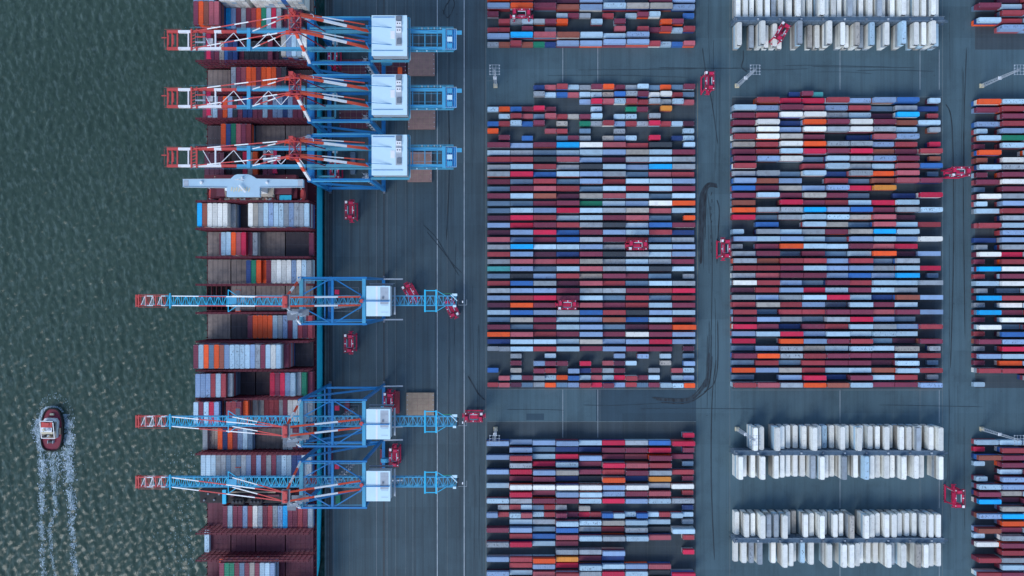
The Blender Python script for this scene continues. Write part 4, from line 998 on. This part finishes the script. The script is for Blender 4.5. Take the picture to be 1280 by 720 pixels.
for i, (px, py, rz, lab) in enumerate(SC_):
    o = cr0 if i == 0 else copy_tree(cr0); x, y = P(px, py, 11.0)
    o.location = (x, y, .03); o.rotation_euler.z = R(rz); tag(o, lab, 'straddle carrier', 'straddle carriers working in the terminal')

# ------------------------------------------------------------------ hatch covers on the quay and other gear
def covers(px0, px1, py0, py1, n, mat, label):
    z = .03; r = None
    for k in range(n):
        x0_, y1_ = P(px0, py0, z + 1); x1_, y0_ = P(px1, py1, z + 1); q = MB()
        cx, cy = (x0_+x1_)/2, (y0_+y1_)/2; a, b_ = (x1_-x0_)/2, (y1_-y0_)/2
        q.box(-a, a, -b_, b_, 0, .9, mat)
        if k == n-1:
            m2 = 'cover' if mat == 'coverb' else 'coverb'
            for t in (-.6, -.2, .2, .6): q.box(a*t - .06, a*t + .06, -b_ + .2, b_ - .2, .9, .98, m2)
            for t in (-.5, 0, .5): q.box(-a + .2, a - .2, b_*t - .06, b_*t + .06, .902, .96, m2)
            for sx in (-1, 1):
                for t in (-.8, -.4, 0, .4, .8): q.box(sx*(a - .5) - .25, sx*(a - .5) + .25, b_*t - .2, b_*t + .2, .9, 1.05, 'lgrey')
            o = q.build('hatch_cover_stack_top'); 
        else: o = q.build('hatch_cover_stack_top')
        o.name = 'pontoon_hatch_cover'; o.location = (cx + random.uniform(-.1, .1), cy + random.uniform(-.1, .1), z); z += 1.02
        tag(o, label if k == n-1 else ['bottom', 'second', 'third'][k] + ' cover, under the ' + label.split(',')[0], 'hatch cover', 'hatch covers laid on the quay')
covers(510, 543.5, 65.5, 94.5, 3, 'cover', 'pinkish brown hatch cover by the topmost crane, on its stack')
covers(510, 544, 133, 161.5, 3, 'cover', 'brown hatch cover between the second and third cranes, on its stack')
covers(509.5, 539.5, 190, 227.5, 2, 'cover', 'grey brown hatch cover half under the third crane, on its stack')
covers(508, 542.5, 491, 521, 2, 'coverb', 'sandy hatch cover above the fifth crane back boom, on its stack')
covers(466, 508, 72, 95, 1, 'maroonl', 'maroon hatch cover under the machine house of the topmost crane')
covers(420, 458, 74, 95, 1, 'maroonl', 'maroon hatch cover between the legs of the topmost crane')
covers(424, 460, 133, 160, 1, 'maroonl', 'maroon hatch cover between the legs of the second crane')
def quay_box(px, py, code, lab, rz=90, L=12.19):
    me_ = ME40 if L > 7 else ME20; x, y = P(px, py, 2)
    o = place(me_, code, 'shipping_container' if L > 7 else 'short_container', x, y, .03, R(rz), lab, 'container', None)
quay_box(500, 84+7, 'o', 'bright orange short container on quay between the topmost two machine houses', L=6)
quay_box(496.5, 503.0, 'r', 'brick red container on the quay beside the sandy hatch cover stack')
quay_box(478, 575, 'm', 'maroon container on the quay between the two lowest machine houses')
quay_box(422.5, 622.5, 'e', 'green short container under the bottommost crane portal', L=6)
quay_box(434, 513, 'm', 'maroon container between the legs of the fifth crane')
quay_box(441, 204, 's', 'slate blue container between the legs of the third crane')
quay_box(412, 568, 'm', 'maroon container on the quay edge between the two lowest cranes')

# ------------------------------------------------------------------ light masts
def mast():
    root = empty('light_mast', (0, 0, 0)); H = 35
    q = MB(); q.box(-1.1, 1.1, -1.1, 1.1, 0, 1.0, 'cream'); q.box(-.7, .7, -.7, .7, 1.0, 1.6, 'cream'); q.build('base', root)
    q = MB()
    for a in range(4):
        cx, cy = (1 if a in (0, 3) else -1), (1 if a < 2 else -1); nx_, ny_ = (1 if (a+1) % 4 in (0, 3) else -1), (1 if (a+1) % 4 < 2 else -1)
        w0, w1 = .75, .35
        q.bar((cx*w0, cy*w0, 1), (cx*w1, cy*w1, H), .16, .16, 'lgrey')
        n = 14
        for k in range(n):
            z0_, z1_ = 1 + (H-1)*k/n, 1 + (H-1)*(k+1)/n; wa, wb = w0 + (w1-w0)*k/n, w0 + (w1-w0)*(k+1)/n
            q.bar((cx*wa, cy*wa, z0_), (nx_*wb, ny_*wb, z1_), .08, .08, 'lgrey'); q.bar((cx*wb, cy*wb, z1_), (nx_*wb, ny_*wb, z1_), .07, .07, 'lgrey')
    q.box(-.9, .9, -.8, .8, 18, 18.1, 'white'); q.build('lattice_pole', root)
    q = MB()
    for t in (-2.4, -.8, .8, 2.4): q.bar((t, -2.6, H), (t, 2.6, H), .12, .12, 'lgrey'); q.bar((-2.6, t, H + .13), (2.6, t, H + .13), .12, .12, 'lgrey')
    hd = q.build('head_frame', root)
    for sx in (-1, 1):
        for t in (-2.2, -.75, .75, 2.2):
            l_ = MB(); l_.box(sx*2.3, sx*2.3 + .5, t - .3, t + .3, H - .45, H - .1, 'lgrey'); l_.v = [(min(max(x, -3), 3), y, z) for x, y, z in l_.v]; l_.build('floodlight', hd)
    return root
m0 = mast()
ML = ['light mast above the top left corner of the large central block', 'light mast above the right-hand yard block, below the top white containers', 'light mast in the right side lane above the far right block',
      'light mast at the top left corner of the bottom central block', 'light mast at the left end of the middle rack of white containers', 'light mast above the bottom right corner block']
k = 0
for py in (107.5, 536):
    for px in (619.5, 921, 1226.5):
        o = m0 if k == 0 else copy_tree(m0); o.location = (px2x(px), px2y(py), .02); tag(o, ML[k], 'light mast', 'lattice light masts in the yard'); k += 1

# ------------------------------------------------------------------ tug
tx, ty = P(64.5, 538, WZ + 3)
tug = empty('tug_boat', (tx, ty, WZ)); tug.rotation_euler.z = R(-2); tag(tug, 'small tug with dark red deck heading up, trailing a white wake', 'tug')
def oval(a, bow, stern, n=28, k=1.0):
    pts = []
    for i in range(n):
        t = 2*math.pi*i/n; c, s_ = math.cos(t), math.sin(t)
        e = .72 if s_ > 0 else .55
        pts.append((a*k*math.copysign(abs(c)**e, c), (bow if s_ > 0 else stern)*k*math.copysign(abs(s_)**(.9 if s_ > 0 else .8), s_)))
    return pts
q = MB(); q.prism(oval(5.1, 11.0, 10.2), -1.5, 2.4, 'black', oval(6.1, 12.2, 11.3)); q.build('hull', tug)
q = MB(); q.prism(oval(5.55, 11.5, 10.8), 2.4, 2.5, 'dred'); q.build('deck', tug)
q = MB(); o1, o2 = oval(6.15, 12.3, 11.4), oval(5.6, 11.6, 10.9); n = len(o1)
q.add([(x, y, 1.7) for x, y in o1] + [(x, y, 3.3) for x, y in o1] + [(x, y, 3.3) for x, y in o2] + [(x, y, 2.5) for x, y in o2],
      [f for i in range(n) for f in ((i, (i+1)%n, n+(i+1)%n, n+i), (n+i, n+(i+1)%n, 2*n+(i+1)%n, 2*n+i), (2*n+i, 2*n+(i+1)%n, 3*n+(i+1)%n, 3*n+i))], 'rubber'); q.build('fender', tug)
q = MB(); q.prism([(-3.6, -3.8), (3.6, -3.8), (3.9, 5.0), (2.8, 6.8), (-2.8, 6.8), (-3.9, 5.0)], 2.5, 5.2, 'white'); q.box(-3.8, 3.8, -4.0, 5.2, 5.2, 5.3, 'beige'); hh = q.build('deckhouse', tug)
q = MB(); q.prism([(-2.6, .2), (2.6, .2), (3.0, 3.6), (2.0, 5.6), (-2.0, 5.6), (-3.0, 3.6)], 5.3, 8.2, 'glass', [(-2.8, 0), (2.8, 0), (3.3, 3.7), (2.2, 6.0), (-2.2, 6.0), (-3.3, 3.7)]); q.box(-2.9, 2.9, 2.4, 5.2, 8.2, 8.4, 'red'); q.box(-2.9, 2.9, 0, 2.38, 8.2, 8.38, 'white'); q.box(-1.4, 1.4, 3.5, 5, 8.4, 8.8, 'red'); q.box(-1.8, -.6, .4, 1.6, 8.38, 9.2, 'cream'); q.box(.8, 2.2, .8, 1.9, 8.38, 8.9, 'lgrey'); q.build('wheelhouse', tug)
q = MB()
for x in (-3.5, 3.5): q.bar((x, -3.8, 6.4), (x, 5.2, 8.6), .35, .3, 'white')
q.bar((-3.5, -3.8, 6.4), (3.5, -3.8, 6.4), .35, .3, 'white'); q.bar((-3.5, 5.8, 8.6), (3.5, 5.8, 8.6), .35, .3, 'white'); q.box(-3.0, 3.0, -1.2, .0, 5.3, 7.6, 'cream'); q.build('handrail', tug)
q = MB(); q.tube((-1.6, -2.6, 5.3), (-1.6, -2.6, 8.2), .7, 'dgrey'); q.tube((1.6, -2.6, 5.3), (1.6, -2.6, 8.2), .7, 'coverb'); q.box(-.7, .7, -3.2, -1.8, 5.3, 6.4, 'lgrey'); q.build('funnel', tug)
q = MB(); q.tube((0, .8, 8.4), (0, .8, 12), .18, 'white'); q.bar((-1.2, .8, 10.6), (1.2, .8, 10.6), .2, .2, 'white'); q.build('mast', tug)
q = MB(); q.tube((-1.2, -6.2, 3.3), (1.2, -6.2, 3.3), .8, 'dgrey', n=14); q.box(-1.5, -1.2, -7, -5.4, 2.5, 4.2, 'lgrey'); q.box(1.2, 1.5, -7, -5.4, 2.5, 4.2, 'lgrey'); q.tube((-1, 8.8, 3.2), (1, 8.8, 3.2), .6, 'cream', n=12); q.build('towing_winch', tug)
q = MB()
for sx in (-4.6, 4.6): q.box(sx - .5, sx + .5, -2, 1.5, 2.5, 3.4, 'coverb')
q.build('deck_locker', tug)

# wake foam: thousands of small irregular flakes on the water
random.seed(4); fm = MB()
def flake(x, y, r, mat='foam'):
    n = random.randint(5, 7); ph = random.random()*6; e = random.uniform(1.0, 2.2); pts = []
    for i in range(n):
        t = ph + 2*math.pi*i/n; rr = r*random.uniform(.45, 1.15); px, py = x + rr*math.cos(t), y + rr*e*math.sin(t)
        pts.append((px, py, WZ + float(wave(px, py)) + .07))
    fm.add(pts, [tuple(range(n))], mat)
def band(path, wfun, dens, rmin, rmax, matp=.5):
    pts = smooth([P(a, b, WZ) for a, b in path], 12)
    for i in range(len(pts)-1):
        (xa, ya_), (xb, yb) = pts[i], pts[i+1]; L = math.hypot(xb-xa, yb-ya_); t = i/(len(pts)-1)
        for k in range(int(L*dens(t)) + (random.random() < L*dens(t) % 1)):
            u = random.random(); w = wfun(t)
            clump = math.sin(yb*.9 + xa) + math.sin(yb*.37 + 1.3)
            if clump < -.4 and random.random() < .75: continue
            flake(xa + (xb-xa)*u + random.gauss(0, w) + .35*math.sin(yb*.35), ya_ + (yb-ya_)*u, random.uniform(rmin, rmax), 'foam' if random.random() < matp*(1-.6*t) else 'foamthin')
band([(50, 524), (47, 535), (49, 548), (52, 562), (53, 590), (52, 630), (52, 670), (55, 730)], lambda t: 1.5 - .7*t, lambda t: 110*(1-t)**2 + 24, .08, .34, .55)
band([(78, 518), (84, 532), (85, 550), (86, 575), (87, 600), (90, 640), (91, 670), (95, 730)], lambda t: 1.9 - 1.1*t, lambda t: 125*(1-t)**2 + 24, .08, .36, .55)
band([(66, 568), (66, 585), (68, 610), (69, 640), (62, 665), (66, 700), (70, 730)], lambda t: .9 - .4*t, lambda t: 36*(1-t) + 14, .08, .28, .3)
band([(50, 524), (53, 513), (60, 509), (70, 509), (77, 515)], lambda t: .5, lambda t: 26, .12, .36)
for k in range(260): a = random.uniform(0, 6.28); rr = random.uniform(14, 18)**1.0; x, y = tx + math.cos(a)*rr*.62, ty + 3 + math.sin(a)*rr*.95; (flake(x, y, random.uniform(.1, .35), 'foamthin') if y > ty - 8 else None)
for k in range(500): # churned water behind the stern
    flake(tx + random.gauss(1.5, 4.5), ty - 12 - abs(random.gauss(0, 9)), random.uniform(.1, .32), random.choice(['foam', 'foamthin', 'foamthin']))
# small breaking crests near the stern of the ship
for k in range(420):
    px, py = random.gauss(232, 16), random.uniform(560, 740)
    if px < 243: x, y = P(px, py, WZ); flake(x, y, random.uniform(.1, .35), 'foamthin')
tag(fm.build('wake_foam'), 'white foam of the tug wake and breaking crests', 'foam', kind='stuff')

tag(MASS.build('stacked_containers'), 'containers stacked underneath and in the rows beyond the largest ones', 'stacked containers', kind='stuff')

# ------------------------------------------------------------------ camera, light
cam = bpy.data.cameras.new('camera'); co = bpy.data.objects.new('camera', cam); COL.objects.link(co)
co.location = (0, 0, CAM_H); co.rotation_euler = (0, 0, 0); cam.sensor_width = 36; cam.lens = 36*FPX/1280; cam.clip_end = 6000; cam.clip_start = 1
sc.camera = co
SE, SR = 44, 215
w = bpy.data.worlds.new('World'); sc.world = w; w.use_nodes = True; nt = w.node_tree; nt.nodes.clear()
sk = nt.nodes.new('ShaderNodeTexSky'); sk.sky_type = 'NISHITA'; sk.sun_disc = False; sk.sun_elevation = R(SE); sk.sun_rotation = R(SR)
sk.air_density = 1.0; sk.dust_density = .6; sk.ozone_density = .8
bg = nt.nodes.new('ShaderNodeBackground'); bg.inputs[1].default_value = .15; ou = nt.nodes.new('ShaderNodeOutputWorld')
nt.links.new(sk.outputs[0], bg.inputs[0]); nt.links.new(bg.outputs[0], ou.inputs[0])
sl = bpy.data.lights.new('sun', 'SUN'); sl.energy = 1.1; sl.angle = R(30); sl.color = (1, .98, .95)
so = bpy.data.objects.new('sun', sl); COL.objects.link(so)
so.location = (0, 0, 300)
az = R(SR)
d = Vector((math.sin(az)*math.cos(R(SE)), math.cos(az)*math.cos(R(SE)), math.sin(R(SE))))
so.rotation_euler = d.to_track_quat('Z', 'Y').to_euler()
sc.view_settings.view_transform = 'Standard'; sc.view_settings.look = 'None'; sc.view_settings.exposure = .66; sc.view_settings.gamma = 1
sc.render.engine = 'CYCLES'
